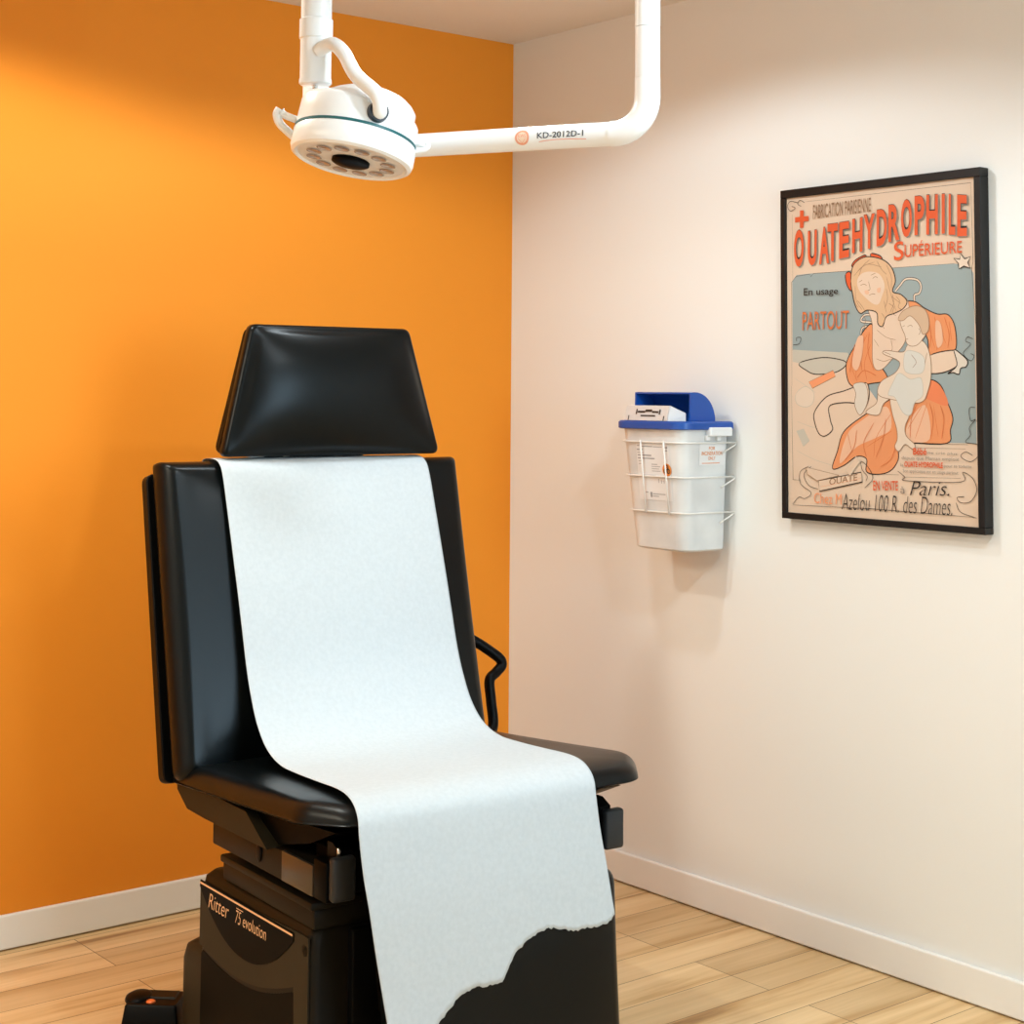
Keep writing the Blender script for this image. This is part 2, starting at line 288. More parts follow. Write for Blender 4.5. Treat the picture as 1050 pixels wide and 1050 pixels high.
F=[('blue',[(17.8,582.4),(31.7,596.8),(79.1,598.5),(507.3,599.1),(547.9,592.3),(559.2,573.2),(561.1,187.9),(364.2,186.2),(194.0,385.3),(17.0,408.5)],None,False),('haze',[(17.0,408.5),(194.2,398.2),(208.7,370.2),(39.5,374.5),(17.3,378.1)],None,False),('haze',[(39.5,374.5),(114.2,387.5),(178.9,379.8),(187.7,367.8),(155.7,350.8),(94.1,346.2),(62.9,355.9)],'ink',True),('salmon',[(70.3,327.5),(148.1,355.8),(155.5,340.8),(81.7,311.1)],'brown',False),('cream2',[(28.6,298.0),(58.2,315.7),(85.4,300.3),(81.0,273.5),(57.3,264.6),(29.7,273.9)],'haze',True),('haze',[(28.4,204.6),(52.4,210.7),(71.5,180.9),(51.5,165.7)],None,False),('dress',[(394.3,319.0),(435.7,332.4),(465.9,318.9),(482.1,284.2),(498.0,245.3),(490.9,217.7),(480.4,186.1),(364.2,183.4),(344.3,171.9),(342.4,143.5),(320.7,117.6),(284.6,107.1),(248.4,112.0),(248.9,142.0),(219.5,147.3),(178.0,123.3),(143.8,115.6),(159.8,158.2),(179.5,205.2),(236.0,243.2),(309.3,280.3)],'ink',True),('dress2',[(435.7,329.5),(465.9,316.7),(485.2,273.1),(434.9,284.7),(421.5,296.1)],None,True),('pale',[(190.7,199.4),(235.9,234.5),(309.1,268.8),(322.4,217.3),(278.9,194.2),(219.9,170.6),(166.8,129.0)],None,True),('pale',[(371.9,228.7),(421.1,273.6),(433.4,195.2),(371.2,189.2)],None,True),('dress',[(270.7,463.3),(247.1,453.8),(220.7,419.7),(193.9,382.3),(188.9,353.0),(198.9,323.5),(222.5,314.3),(259.4,322.4),(313.8,333.0),(289.3,371.0),(271.6,394.7)],'ink',True),('dress',[(366.3,508.9),(394.3,516.0),(425.0,498.4),(458.7,484.3),(488.8,481.7),(506.9,454.1),(509.3,404.0),(483.9,394.8),(436.7,389.6),(427.3,435.0)],'ink',True),('skin',[(252.1,324.3),(222.6,317.3),(181.3,305.0),(127.8,290.9),(88.4,252.5),(90.2,222.7),(103.0,199.0),(122.2,194.3),(145.5,211.0),(138.3,234.6),(139.0,270.0),(214.4,275.3),(230.2,249.0),(251.2,272.1),(259.0,298.1)],'ink',True),('lace',[(211.5,320.9),(244.8,324.5),(255.3,298.2),(251.2,272.1),(230.2,247.3),(214.4,272.4),(218.5,298.6)],'brown',True),('skin',[(259.3,523.3),(363.2,529.1),(379.8,482.5),(368.4,425.9),(339.7,392.6),(296.2,356.4),(271.2,371.5),(270.7,464.4)],'brown',True),('skin',[(436.7,388.5),(504.0,399.7),(518.3,387.1),(513.3,365.1),(476.5,349.3),(436.0,346.3),(394.9,351.2)],'ink',True),('lace',[(504.0,399.7),(520.3,392.6),(539.7,375.4),(536.2,361.7),(521.7,358.2),(516.2,344.5),(499.8,348.8),(486.4,346.3),(511.3,365.1)],'ink',True),('red',[(190.2,591.2),(206.7,592.4),(208.1,549.8),(193.5,565.4)],'ink',True),('red',[(268.6,636.9),(293.9,630.9),(302.3,619.8),(292.1,611.8),(272.0,623.2)],'ink',True),('red',[(209.2,608.9),(219.1,622.9),(248.8,634.3),(251.7,628.2),(224.1,613.7)],'ink',True),('hair',[(206.3,573.5),(211.4,605.7),(228.0,622.3),(257.6,630.1),(300.9,621.1),(329.1,600.5),(340.6,567.9),(331.7,542.5),(356.3,534.1),(373.5,517.1),(362.7,500.5),(337.9,490.3),(312.8,482.8),(301.7,460.2),(287.4,466.6),(284.2,492.9),(255.3,500.2),(234.6,493.0),(218.7,513.8),(210.3,543.7)],'ink',True),('skin',[(225.6,572.3),(238.5,589.1),(264.2,593.3),(293.1,585.5),(308.4,558.3),(299.3,529.9),(288.2,513.0),(270.1,516.9),(244.9,535.9),(230.4,551.4)],None,True),('pale',[(224.6,431.2),(243.1,436.4),(238.6,389.8),(223.2,355.2),(208.7,373.1)],None,True),('pale',[(455.0,467.6),(468.4,461.4),(474.4,422.0),(460.7,405.7),(454.3,428.3)],None,True),('pale',[(248.8,547.4),(259.8,547.9),(261.8,539.6),(252.3,539.0)],None,True),('pale',[(286.7,551.0),(296.8,552.7),(295.2,542.3),(288.0,541.6)],None,True),('skin2',[(328.0,331.6),(299.3,323.5),(286.8,309.3),(281.9,277.7),(254.7,260.5),(252.3,251.8),(287.1,248.8),(302.0,274.6),(327.3,294.4)],'brown',True),('skin2',[(325.9,291.6),(326.7,257.3),(340.1,217.3),(341.8,191.8),(334.4,174.7),(346.2,163.4),(364.1,180.6),(386.2,169.6),(391.9,180.9),(367.9,200.4),(364.8,223.1),(375.9,257.0)],'brown',True),('skin2',[(375.2,414.3),(410.0,424.4),(430.2,409.5),(440.5,372.6),(439.1,333.4),(428.4,299.9),(417.8,283.2),(393.6,277.8),(337.8,284.0),(288.0,296.0),(295.7,327.6),(338.9,349.7),(350.0,375.1),(304.1,393.7),(311.4,402.1),(360.9,397.6)],'brown',True),('white',[(349.5,348.3),(380.7,333.4),(411.9,335.6),(416.0,296.1),(393.7,279.5),(380.7,250.2),(358.4,256.0),(336.5,290.3),(316.7,297.4),(331.4,325.8)],'haze',True),('white',[(367.9,397.4),(402.6,396.3),(422.9,378.7),(414.1,348.0),(367.1,351.9)],'haze',True),('skin2',[(353.8,472.3),(362.5,489.0),(397.6,504.4),(424.8,491.6),(436.0,468.5),(430.8,443.3),(406.4,416.0),(385.5,411.0),(371.8,418.9),(367.2,437.4),(358.4,454.9)],'brown',True),('hair2',[(348.2,475.4),(362.6,494.8),(397.6,505.5),(424.9,496.2),(436.1,471.3),(433.6,446.0),(418.4,438.2),(407.2,461.3),(383.3,482.3),(362.2,471.9)],'brown',True),('cream2',[(507.6,611.4),(524.0,608.0),(527.4,620.0),(537.1,608.1),(553.4,612.4),(545.4,599.2),(551.7,585.9),(534.8,591.6),(521.6,585.8),(520.5,598.2)],'ink',False),('paper2',[(100.9,83.4),(233.6,110.0),(236.9,87.0),(104.3,58.1)],'ink',False),('paper2',[(62.4,115.1),(166.3,99.7),(97.0,83.3),(66.0,97.4)],'brown',False),('paper2',[(185.3,111.8),(219.5,147.3),(230.4,135.9),(200.1,100.5)],'haze',False),('red',[(46.9,759.6),(59.0,759.5),(58.7,744.0),(75.3,744.0),(75.1,731.1),(58.4,731.1),(58.2,715.6),(46.1,715.1),(46.4,731.1),(30.2,730.5),(30.4,743.5),(46.6,743.6)],None,False)]
L=[('ink',0.9,[(14.5,317.5),(15.3,579.5),(31.6,593.8),(75.2,597.0),(79.0,590.7),(86.9,598.0),(507.3,599.1)],False),('ink',0.9,[(12.9,317.6),(16.6,83.0),(34.2,82.2)],False),('ink',0.9,[(62.8,780.8),(554.9,782.1),(558.4,601.0),(554.2,584.6),(565.1,424.1)],False),('ink',0.9,[(564.1,363.7),(565.8,199.9)],False),('ink',0.9,[(18.5,751.3),(19.5,585.4)],False),('haze',0.8,[(28.9,228.6),(91.6,213.8),(145.7,222.8)],True),('haze',0.8,[(27.6,156.4),(82.4,136.3),(143.9,122.7)],True),('haze',0.8,[(22.9,337.4),(93.2,300.2)],True),('ink',5.4,[(338.8,542.1),(353.1,555.6),(370.9,570.0),(402.1,566.8),(413.5,551.8),(408.4,535.1),(394.5,530.2),(395.6,510.2)],True),('cream2',3.2,[(338.8,542.1),(353.1,555.6),(370.9,570.0),(402.1,566.8),(413.5,551.8),(408.4,535.1),(394.5,530.2),(395.6,510.2)],True),('ink',5.2,[(276.9,487.4),(247.7,488.8),(236.5,474.7),(269.3,470.3)],True),('cream2',3,[(276.9,487.4),(247.7,488.8),(236.5,474.7),(269.3,470.3)],True),('ink',5,[(258.2,462.1),(239.8,457.0),(235.9,442.5),(247.0,447.9)],True),('cream2',2.8,[(258.2,462.1),(239.8,457.0),(235.9,442.5),(247.0,447.9)],True),('rust',1.0,[(428.0,279.2),(392.2,194.9)],True),('rust',1.0,[(444.9,273.4),(457.1,200.9)],True),('rust',1.0,[(414.2,273.7),(371.7,217.4)],True),('rust',1.0,[(323.0,251.6),(278.9,194.2),(270.9,148.1)],True),('rust',1.0,[(190.8,205.3),(204.9,158.8)],True),('rust',1.0,[(325.9,211.6),(249.4,170.9)],True),('rust',1.0,[(254.2,441.8),(223.8,384.4),(219.2,337.7)],True),('rust',1.0,[(264.8,418.1),(245.7,372.1),(252.3,331.3)],True),('rust',1.0,[(208.4,355.5),(222.8,328.9)],True),('rust',1.0,[(437.7,445.9),(450.6,406.0)],True),('rust',1.0,[(468.2,450.2),(481.0,416.1)],True),('rust',1.0,[(491.8,465.9),(497.7,421.1)],True),('brown',1.0,[(235.8,561.1),(246.1,564.0),(254.9,559.9)],True),('brown',1.0,[(272.6,576.3),(281.4,580.4),(288.6,576.5)],True),('brown',1.0,[(260.2,570.1),(264.9,551.1),(257.6,548.0)],True),('brown',1.0,[(261.7,536.1),(272.0,539.0),(280.7,537.3)],True),('brown',1.0,[(230.8,569.0),(241.9,574.2)],True),('brown',1.0,[(267.7,584.3),(282.3,589.1)],True),('brown',0.8,[(227.5,595.8),(257.2,611.4),(300.6,602.5)],True),('brown',0.8,[(219.5,560.9),(222.6,525.4),(240.6,500.9)],True),('brown',0.8,[(314.5,578.3),(324.6,542.9),(341.5,495.8)],True),('brown',0.8,[(327.9,531.1),(355.9,512.3)],True),('brown',0.8,[(216.2,584.7),(242.5,606.5),(279.1,615.7)],True),('brown',0.8,[(306.3,520.8),(313.0,491.5)],True),('brown',0.9,[(240.4,489.2),(251.2,477.0),(245.8,462.6),(254.4,453.5)],True),('brown',0.9,[(298.6,492.2),(309.1,477.2),(301.7,463.1),(306.6,454.2)],True),('brown',0.9,[(320.5,514.2),(334.6,504.8),(330.8,490.6),(341.3,484.3)],True),('brown',0.9,[(342.1,530.3),(352.5,518.3),(348.7,504.1),(359.1,497.8)],True),('brown',0.9,[(264.7,622.6),(242.5,606.5),(231.0,583.7)],True),('brown',0.9,[(286.4,618.0),(300.5,596.6),(314.6,584.1)],True),('brown',0.9,[(315.0,607.3),(328.7,577.3),(328.2,548.5)],True),('brown',0.9,[(211.9,549.5),(218.8,519.7),(229.7,507.3)],True),('brown',0.9,[(226.3,525.1),(240.8,509.7),(251.5,494.5)],True),('brown',0.9,[(314.0,549.3),(317.1,526.0),(309.6,503.2)],True),('brown',0.9,[(331.6,536.7),(334.7,513.5),(323.7,491.0)],True),('rust',1.3,[(217.0,419.8),(208.9,384.8),(200.8,349.8)],True),('rust',1.3,[(246.8,436.3),(235.1,395.8),(238.0,354.8)],True),('rust',1.3,[(261.6,447.3),(257.2,400.9),(274.5,354.0)],True),('rust',1.3,[(222.9,337.7),(245.4,354.7),(281.6,342.3)],True),('rust',1.3,[(451.8,479.0),(461.2,433.7),(457.2,400.2)],True),('rust',1.3,[(478.7,477.7),(491.3,438.0),(487.4,404.7)],True),('rust',1.3,[(431.5,480.0),(441.0,440.1),(437.0,406.5)],True),('brown',0.7,[(283.5,452.3),(312.0,433.8),(340.3,426.9)],True),('brown',0.7,[(326.1,427.5),(329.3,404.4),(311.3,396.3)],True),('brown',0.7,[(282.3,382.7),(303.8,376.4),(325.3,381.5)],True),('brown',0.7,[(275.9,429.3),(290.0,411.4)],True),('rust',1.2,[(272.3,228.7),(242.3,182.4),(249.0,147.8)],True),('rust',1.2,[(308.5,240.2),(300.6,194.3),(278.1,148.2)],True),('rust',1.2,[(220.7,211.2),(212.5,170.5),(182.0,135.1)],True),('rust',1.2,[(400.6,279.4),(382.6,240.0),(378.3,194.9)],True),('rust',1.2,[(434.8,279.1),(444.3,239.9),(436.8,195.3)],True),('rust',1.2,[(465.1,273.3),(474.6,239.9),(467.1,195.5)],True),('rust',1.2,[(335.8,171.8),(321.1,143.2),(292.2,125.6)],True),('brown',0.9,[(360.5,457.6),(367.6,460.2)],True),('brown',0.9,[(374.5,457.0),(384.3,460.6),(389.8,456.4)],True),('brown',0.9,[(368.4,427.0),(376.8,428.4)],True),('brown',0.9,[(407.0,452.8),(411.7,444.1),(406.7,436.9)],True),('brown',0.9,[(385.2,391.2),(398.8,373.8),(388.1,359.9)],True),('brown',0.9,[(304.2,399.4),(325.5,391.9)],True),('brown',0.9,[(430.0,395.4),(422.7,367.5)],True),('ink',1.1,[(39.0,780.1),(15.1,785.6),(5.2,774.2),(14.7,760.9),(30.8,767.4),(18.9,772.9)],True),('ink',1.1,[(62.7,777.8),(47.0,785.5),(38.9,777.1),(50.7,769.8)],True),('ink',1.1,[(20.4,420.6),(40.4,422.9),(47.0,437.8),(32.7,438.4),(32.6,429.3)],True),('ink',1.1,[(556.7,424.4),(542.5,429.3),(537.1,419.6),(550.0,412.5),(530.1,392.2),(549.4,375.1),(559.3,385.8),(549.7,391.6)],True),('ink',1.1,[(560.6,269.7),(544.3,267.1),(547.1,239.7),(560.1,242.4),(543.6,223.3),(546.6,206.9),(533.2,190.4),(565.6,185.3),(568.4,163.5),(545.5,146.9),(519.6,157.4),(532.9,168.5),(552.2,160.6)],True),('ink',1.1,[(70.4,118.3),(42.5,102.8),(43.5,72.9),(77.0,53.1),(57.1,37.6),(37.3,39.9),(17.1,21.3)],True),('ink',1.1,[(78.2,118.4),(54.2,97.1),(69.5,70.7),(100.5,62.7)],True),('ink',1.1,[(244.0,72.8),(268.5,96.4),(255.8,122.0),(234.1,136.0),(237.4,115.8),(251.8,101.7),(247.9,89.0)],True),('ink',1.1,[(341.9,118.0),(362.8,104.4),(366.1,96.0),(518.6,99.9),(524.2,121.9),(551.4,108.9),(560.6,82.0),(544.0,57.0),(517.8,53.4),(508.1,64.0),(527.9,67.4)],True),('ink',1.1,[(504.6,53.0),(517.4,31.6),(559.6,21.3)],True),('ink',1.3,[(392.0,185.4),(539.7,185.0)],False),('ink',1.0,[(391.8,173.6),(533.0,175.1)],False),('ink',1.0,[(355.8,104.2),(518.7,108.1)],False),('ink',1.2,[(17.0,19.5),(261.4,24.5),(556.4,22.3)],False),('ink',1.1,[(16.6,82.4),(42.1,82.5)],False),('ink',1.1,[(255.6,107.6),(345.3,108.5)],False),('salmon',1.2,[(108.4,68.8),(233.4,95.5)],False)]
T=[('brown','OUATE',[(135.4,74.3),(222.2,89.5),(222.5,105.7),(135.7,90.2)],0.01,0,0),('brown','FABRICATION PARISIENNE',[(89.1,734.0),(270.3,738.4),(270.9,773.2),(89.7,770.0)],0.004,0,0),('red','O',[(25.4,617.2),(57.7,617.0),(59.4,711.9),(27.1,710.5)],0.03,1,0),('red','U',[(71.1,618.2),(100.2,619.2),(101.8,707.2),(72.6,704.5)],0.03,1,0),('red','A',[(108.1,619.7),(140.0,621.0),(141.6,711.9),(109.7,710.1)],0.03,1,0),('red','T',[(134.2,624.9),(167.2,625.6),(168.8,718.6),(135.9,717.5)],0.03,1,0),('red','E',[(171.7,629.3),(202.9,633.1),(204.5,720.5),(173.3,719.2)],0.03,1,0),('red','H',[(212.5,640.9),(244.5,643.4),(246.0,726.7),(214.0,723.6)],0.03,1,0),('red','Y',[(247.7,648.7),(281.6,649.0),(283.1,733.2),(249.2,731.4)],0.03,1,0),('red','D',[(287.2,652.5),(318.3,655.9),(319.8,742.5),(288.8,740.6)],0.03,1,0),('red','R',[(322.6,660.5),(355.6,664.7),(357.1,750.7),(324.1,750.0)],0.03,1,0),('red','O',[(359.8,669.2),(391.1,669.5),(392.7,758.8),(361.4,759.1)],0.03,1,0),('red','P',[(398.8,671.7),(427.3,672.2),(428.9,763.9),(400.4,763.9)],0.03,1,0),('red','H',[(432.5,670.8),(465.1,669.9),(466.7,762.8),(434.1,764.3)],0.03,1,0),('red','I',[(475.9,670.0),(484.4,670.2),(486.0,762.7),(477.5,762.7)],0.03,1,0),('red','L',[(495.1,666.4),(513.5,664.8),(515.1,758.7),(496.7,760.7)],0.03,1,0),('red','E',[(518.5,660.6),(545.1,660.2),(546.6,753.5),(520.1,757.3)],0.03,1,0),('red','S',[(338.6,614.1),(367.3,617.9),(368.0,661.7),(339.4,659.1)],0.01,0,0),('red','UPÉRIEURE',[(369.7,621.6),(531.2,622.7),(531.8,657.6),(370.4,659.5)],0.005,0,0),('ink','En usage',[(58.4,537.9),(168.1,537.8),(168.5,559.2),(58.8,562.2)],0.004,0,0),('rust','PARTOUT',[(52.9,455.8),(201.3,456.9),(202.1,501.7),(53.8,503.0)],0.0,0,0),('red','Bébé',[(388.0,156.9),(425.9,157.9),(426.1,173.5),(388.3,173.1)],0.02,0,0),('grey','ne crie plus',[(430.5,158.4),(511.0,158.6),(511.1,166.5),(430.6,166.9)],0.0,0,0),('grey','depuis que Maman emploie',[(355.3,143.0),(515.2,145.2),(515.4,155.0),(355.5,153.1)],0.0,0,0),('grey','la',[(351.5,128.6),(359.2,128.8),(359.4,136.4),(351.7,136.3)],0.0,0,0),('red','OUATE HYDROPHILE',[(362.8,128.3),(471.1,129.0),(471.4,142.1),(363.0,141.2)],0.03,0,0),('grey','pour sa toilette',[(474.5,129.1),(549.2,129.7),(549.4,139.3),(474.7,138.9)],0.0,0,0),('grey','Son application est en usage partout',[(358.4,112.5),(513.0,114.1),(513.2,124.8),(358.5,123.0)],0.0,0,0),('red','EN VENTE',[(270.7,68.3),(343.4,72.0),(343.8,94.0),(271.1,91.6)],0.01,0,0),('grey','à',[(350.4,66.4),(363.5,66.8),(363.8,82.1),(350.7,81.7)],0.0,0,0),('ink','Paris.',[(377.6,62.5),(488.1,67.0),(488.7,100.5),(378.2,95.8)],-0.01,0,0.3),('salmon','Chez M',[(87.3,28.3),(173.6,28.5),(174.1,55.1),(87.8,53.4)],0.0,0,0),('ink','Azelou 100 R. des Dames.',[(174.7,17.7),(495.2,22.7),(495.9,63.5),(175.4,56.1)],-0.012,0,0.2)]

poster = empty('framed_poster', (-0.0005, -1.427, 1.4545)); tag(poster, 'framed vintage French cotton wool poster in thin black frame on the white wall', 'picture')
PO = Vector((-0.0005, -1.427, 1.4545))
U0, Z0 = 1.143, 1.057
bm = bmesh.new()
def fr(y0, y1, z0, z1, d=0.0325):
    box(bm, (-d, y0, z0), (-0.0005, y1, z1), 0.0012, 1)
Y1, Y2, ZA, ZB_ = -1.1282, -1.7290, 1.0420, 1.8720
fr(Y2, Y1, ZB_-.0205, ZB_); fr(Y2, Y1, ZA, ZA+.0155); fr(Y1-.0155, Y1, ZA+.0155, ZB_-.0205); fr(Y2, Y2+.0185, ZA+.0155, ZB_-.0205)
for v in bm.verts: v.co -= PO
link('frame', bm, M['frame'], poster)
pk = list(PC.keys()); PI_ = {k: i for i, k in enumerate(pk)}
bm = bmesh.new(); layer = [0]
def pp(u, v, lay=None): return Vector((-0.0245-0.000018*(layer[0] if lay is None else lay), -(U0+u/1000), Z0+v/1000))-PO
def poly(c, pts):
    vs = [bm.verts.new(pp(p[0], p[1])) for p in pts]; fa = bm.faces.new(vs); fa.material_index = PI_[c]; layer[0] += 1
    return fa
def strip(c, pts, wd):
    P = [Vector((p[0], p[1])) for p in pts]
    A = []; B = []
    for i, p in enumerate(P):
        t = (P[min(i+1, len(P)-1)]-P[max(i-1, 0)]); t = t.normalized() if t.length > 1e-6 else Vector((1, 0)); nn = Vector((-t.y, t.x))*wd*0.5*(0.45 if i in (0, len(P)-1) else 1)
        A.append(bm.verts.new(pp(*(p+nn)))); B.append(bm.verts.new(pp(*(p-nn))))
    for i in range(len(P)-1): bm.faces.new((A[i], A[i+1], B[i+1], B[i])).material_index = PI_[c]
    layer[0] += 1
box(bm, Vector((-0.0245, -(U0+.5705), Z0-.002))-PO, Vector((-0.012, -(U0-.0018), Z0+.797))-PO)
layer[0] = 3
def draw(kind, it):
    if kind == 'F':
        c, pts, ln, sm = it; q = catmull(pts, True, 5) if sm else [Vector(p) for p in pts]
        poly(c, q)
        if ln: strip(ln, list(q)+[q[0]], 2.6 if ln == 'ink' else 1.5)
    elif kind == 'L':
        c, wd, pts, sm = it; strip(c, catmull(pts, False, 6) if sm else pts, wd*1.25)
    else:
        c, s, q, bold, shd, shr = it; (a, b, c3, d) = [Vector(p) for p in q]
        def mp(dx, dy): return lambda u, v: pp(*((a*(1-u)+b*u)*(1-v)+(d*(1-u)+c3*u)*v+Vector((dx, dy))))
        if shd:
            add_text(bm, s, mp(2.6, -2.2), PI_['shadow'], bold+0.012); layer[0] += 1
            add_text(bm, s, mp(0.3, 1.3), PI_['ink'], bold+0.018); layer[0] += 1
        add_text(bm, s, mp(0, 0), PI_[c], bold, shr); layer[0] += 1
for it in F[:2]: draw('F', it)

for k, i in ORD: draw(k, {'F': F, 'L': L, 'T': T}[k][i])
bm.normal_update(); bmesh.ops.triangulate(bm, faces=[q for q in bm.faces if len(q.verts) > 4])
for q in bm.faces:
    q.normal_update()
    if abs(q.normal.x) > 0.9 and q.normal.x > 0 and q.calc_center_median().x+PO.x < -0.0246: q.normal_flip()
link('poster_print', bm, [M['print_'+k] for k in pk], poster)

# ------------------------------------------------------------------ sharps container in its wire wall bracket
CO = Vector((0, -0.83, 0.944))
sharps = empty('sharps_container', CO); tag(sharps, 'translucent white sharps bin with a blue lid hanging on the white wall', 'sharps bin')
def rr(x0, x1, y0, y1, rf, rb, z):
    """rounded rectangle ring; rf = radius of the corners away from the wall"""
    q = round_poly([(x0, y0), (x1, y0), (x1, y1), (x0, y1)], [rf, rb, rb, rf], 7)
    return [Vector((p.x, p.y, z))-CO for p in q]
def lev(t): # body section at height fraction t
    return (-0.160-0.034*t, -0.022, -0.920-0.016*t, -0.714+0.016*t)
bm = bmesh.new()
rs = []
a = lev(0); rs.append(rr(a[0]+.012, a[1]-.01, a[2]+.012, a[3]-.012, .038, .01, .944))
rs.append(rr(a[0]+.003, a[1]-.003, a[2]+.003, a[3]-.003, .041, .01, .947)); 
for t in (0.02, .25, .5, .75, .985):
    a = lev(t); rs.append(rr(*a, .042, .012, .944+.32*t))
rings_loft(bm, rs)
bmesh.ops.recalc_face_normals(bm, faces=bm.faces[:]); link('bin_body', bm, M['bin'], sharps, angle=35)
bm = bmesh.new()
rs = [rr(-.203, -.012, -.945, -.687, .05, .01, 1.2595), rr(-.206, -.011, -.948, -.684, .05, .01, 1.262), rr(-.206, -.011, -.948, -.684, .05, .01, 1.277), rr(-.202, -.013, -.944, -.688, .048, .01, 1.281)]
rings_loft(bm, rs); bmesh.ops.recalc_face_normals(bm, faces=bm.faces[:]); lid = link('lid', bm, M['blue'], sharps, angle=35)
# hood: curved back shell between two quarter-round cheeks, open to the front
bm = bmesh.new(); HX, HZ, HR = -0.135, 1.2805, 0.076
arc = [(-0.138, HZ+HR-.001), (-0.125, HZ+HR)]+[(-0.122+0.075*math.sin(k/12*PI/2), HZ+HR*math.cos(k/12*PI/2)) for k in range(13)]
inn = [(-0.138, HZ+HR-.005), (-0.125, HZ+HR-.004)]+[(-0.122+0.071*math.sin(k/12*PI/2), HZ+(HR-.004)*math.cos(k/12*PI/2)) for k in range(13)]
hy0, hy1 = -.912, -.703
for (ya, yb) in ((hy0, hy1),):
    o = [[Vector((x, y, z))-CO for x, z in arc+inn[::-1]] for y in (ya, yb)]; rings_loft(bm, o)
for ya in (hy0, hy1-.004):
    o = [[Vector((x, y, z))-CO for x, z in [(-0.140, HZ)]+arc] for y in (ya-.0006, ya+.0046)]; rings_loft(bm, o)
box(bm, Vector((-.142, hy0, HZ-.0002))-CO, Vector((-.137, hy1, HZ+.008))-CO)
bmesh.ops.recalc_face_normals(bm, faces=bm.faces[:]); link('hood', bm, M['blue'], lid, angle=30)
bm = bmesh.new() # drop flap: a shallow clear scoop in front of the hood
def slab(bm, q, th, mi=0):
    q = [Vector(p) for p in q]; n = (q[1]-q[0]).cross(q[2]-q[0]).normalized()*th
    rings_loft(bm, [[p-CO for p in q], [p+n-CO for p in q]], mi=mi)
slab(bm, [(-.196, -.725, 1.2815), (-.196, -.885, 1.2815), (-.186, -.885, 1.319), (-.186, -.725, 1.319)], .0025)
slab(bm, [(-.196, -.885, 1.2815), (-.150, -.905, 1.2815), (-.150, -.905, 1.300), (-.186, -.885, 1.319)], .0025)
slab(bm, [(-.196, -.725, 1.2815), (-.150, -.722, 1.2815), (-.150, -.722, 1.312), (-.186, -.725, 1.319)], .0025)
slab(bm, [(-.186, -.725, 1.319), (-.186, -.885, 1.319), (-.150, -.905, 1.300), (-.150, -.722, 1.312)], .0025)
bmesh.ops.recalc_face_normals(bm, faces=bm.faces[:])
def fq(y, v): return Vector((-.1966+.010*v-.003, y, 1.2815+.0375*v))-CO
for (y0, y1, v0, v1) in ((-.765, -.770, .45, .8), (-.772, -.80, .55, .68), (-.80, -.825, .62, .78), (-.826, -.85, .55, .68), (-.852, -.857, .45, .8), (-.785, -.84, .3, .4), (-.7385, -.742, .02, .35), (-.8705, -.874, .02, .35)):
    bm.faces.new([bm.verts.new(fq(*p)) for p in ((y0, v0), (y1, v0), (y1, v1), (y0, v1))]).material_index = 1
link('flap', bm, [M['flap'], M['dark_ink']], lid)['label'] = 'clear drop flap with dark printing'
# latch clip on the near side
bm = bmesh.new(); box(bm, Vector((-.108, -.9565, 1.243))-CO, Vector((-.028, -.9365, 1.266))-CO, .003); box(bm, Vector((-.072, -.944, 1.231))-CO, Vector((-.058, -.934, 1.246))-CO, .002)
box(bm, Vector((-.112, -.944, 1.232))-CO, Vector((-.098, -.934, 1.246))-CO, .002); link('latch', bm, M['clip'], sharps)
# labels: follow the sloping front and side
def fpt(y, z, e=0.0012):
    t = (z-.944)/.32; a = lev(t); return Vector((a[0]-e, y, z))-CO
def fquad(bm, y0, y1, z0, z1, e, mi): bm.faces.new([bm.verts.new(fpt(*p, e)) for p in ((y0, z0), (y1, z0), (y1, z1), (y0, z1))]).material_index = mi
bm = bmesh.new(); LX0, LX1, LZ0, LZ1 = -.762, -.884, 1.075, 1.222
fquad(bm, LX0, LX1, LZ0, LZ1, .0012, 0)
def lbar(u0, u1, v0, v1, mi=1): fquad(bm, LX0+(LX1-LX0)*u0, LX0+(LX1-LX0)*u1, LZ1+(LZ0-LZ1)*v1, LZ1+(LZ0-LZ1)*v0, .0018, mi)
for u0, u1, v0, v1 in ((.03, .1, .03, .05), (.14, .5, .045, .06), (.52, .8, .05, .062), (.86, .96, .05, .075), (.02, .1, .1, .125), (.12, .2, .1, .12), (.84, .95, .11, .125), (.02, .22, .16, .172), (.03, .45, .2, .222), (.03, .55, .255, .275), (.04, .16, .31, .32), (.44, .62, .36, .372), (.44, .7, .40, .41), (.44, .66, .44, .45), (.44, .7, .48, .49), (.04, .14, .36, .37), (.15, .55, .56, .572), (.62, .635, .62, .69), (.7, .715, .63, .7), (.78, .795, .64, .7), (.2, .28, .86, .875), (.34, .4, .86, .95), (.42, .8, .885, .897), (.42, .6, .925, .937)): lbar(u0, u1, v0, v1)
cy, cz = LX0+(LX1-LX0)*.9, LZ1+(LZ0-LZ1)*.455
def disc(cy, cz, r, e, mi, n=28, r2=0):
    o = [fpt(cy+r*math.cos(2*PI*k/n), cz+r*math.sin(2*PI*k/n), e) for k in range(n)]
    if r2 <= 0: bm.faces.new([bm.verts.new(p) for p in o]).material_index = mi
    else:
        i_ = [fpt(cy+r2*math.cos(2*PI*k/n), cz+r2*math.sin(2*PI*k/n), e) for k in range(n)]; A = [bm.verts.new(p) for p in o]; B = [bm.verts.new(p) for p in i_]
        for k in range(n): bm.faces.new((A[k], A[(k+1) % n], B[(k+1) % n], B[k])).material_index = mi
disc(cy, cz, .0165, .0020, 2)
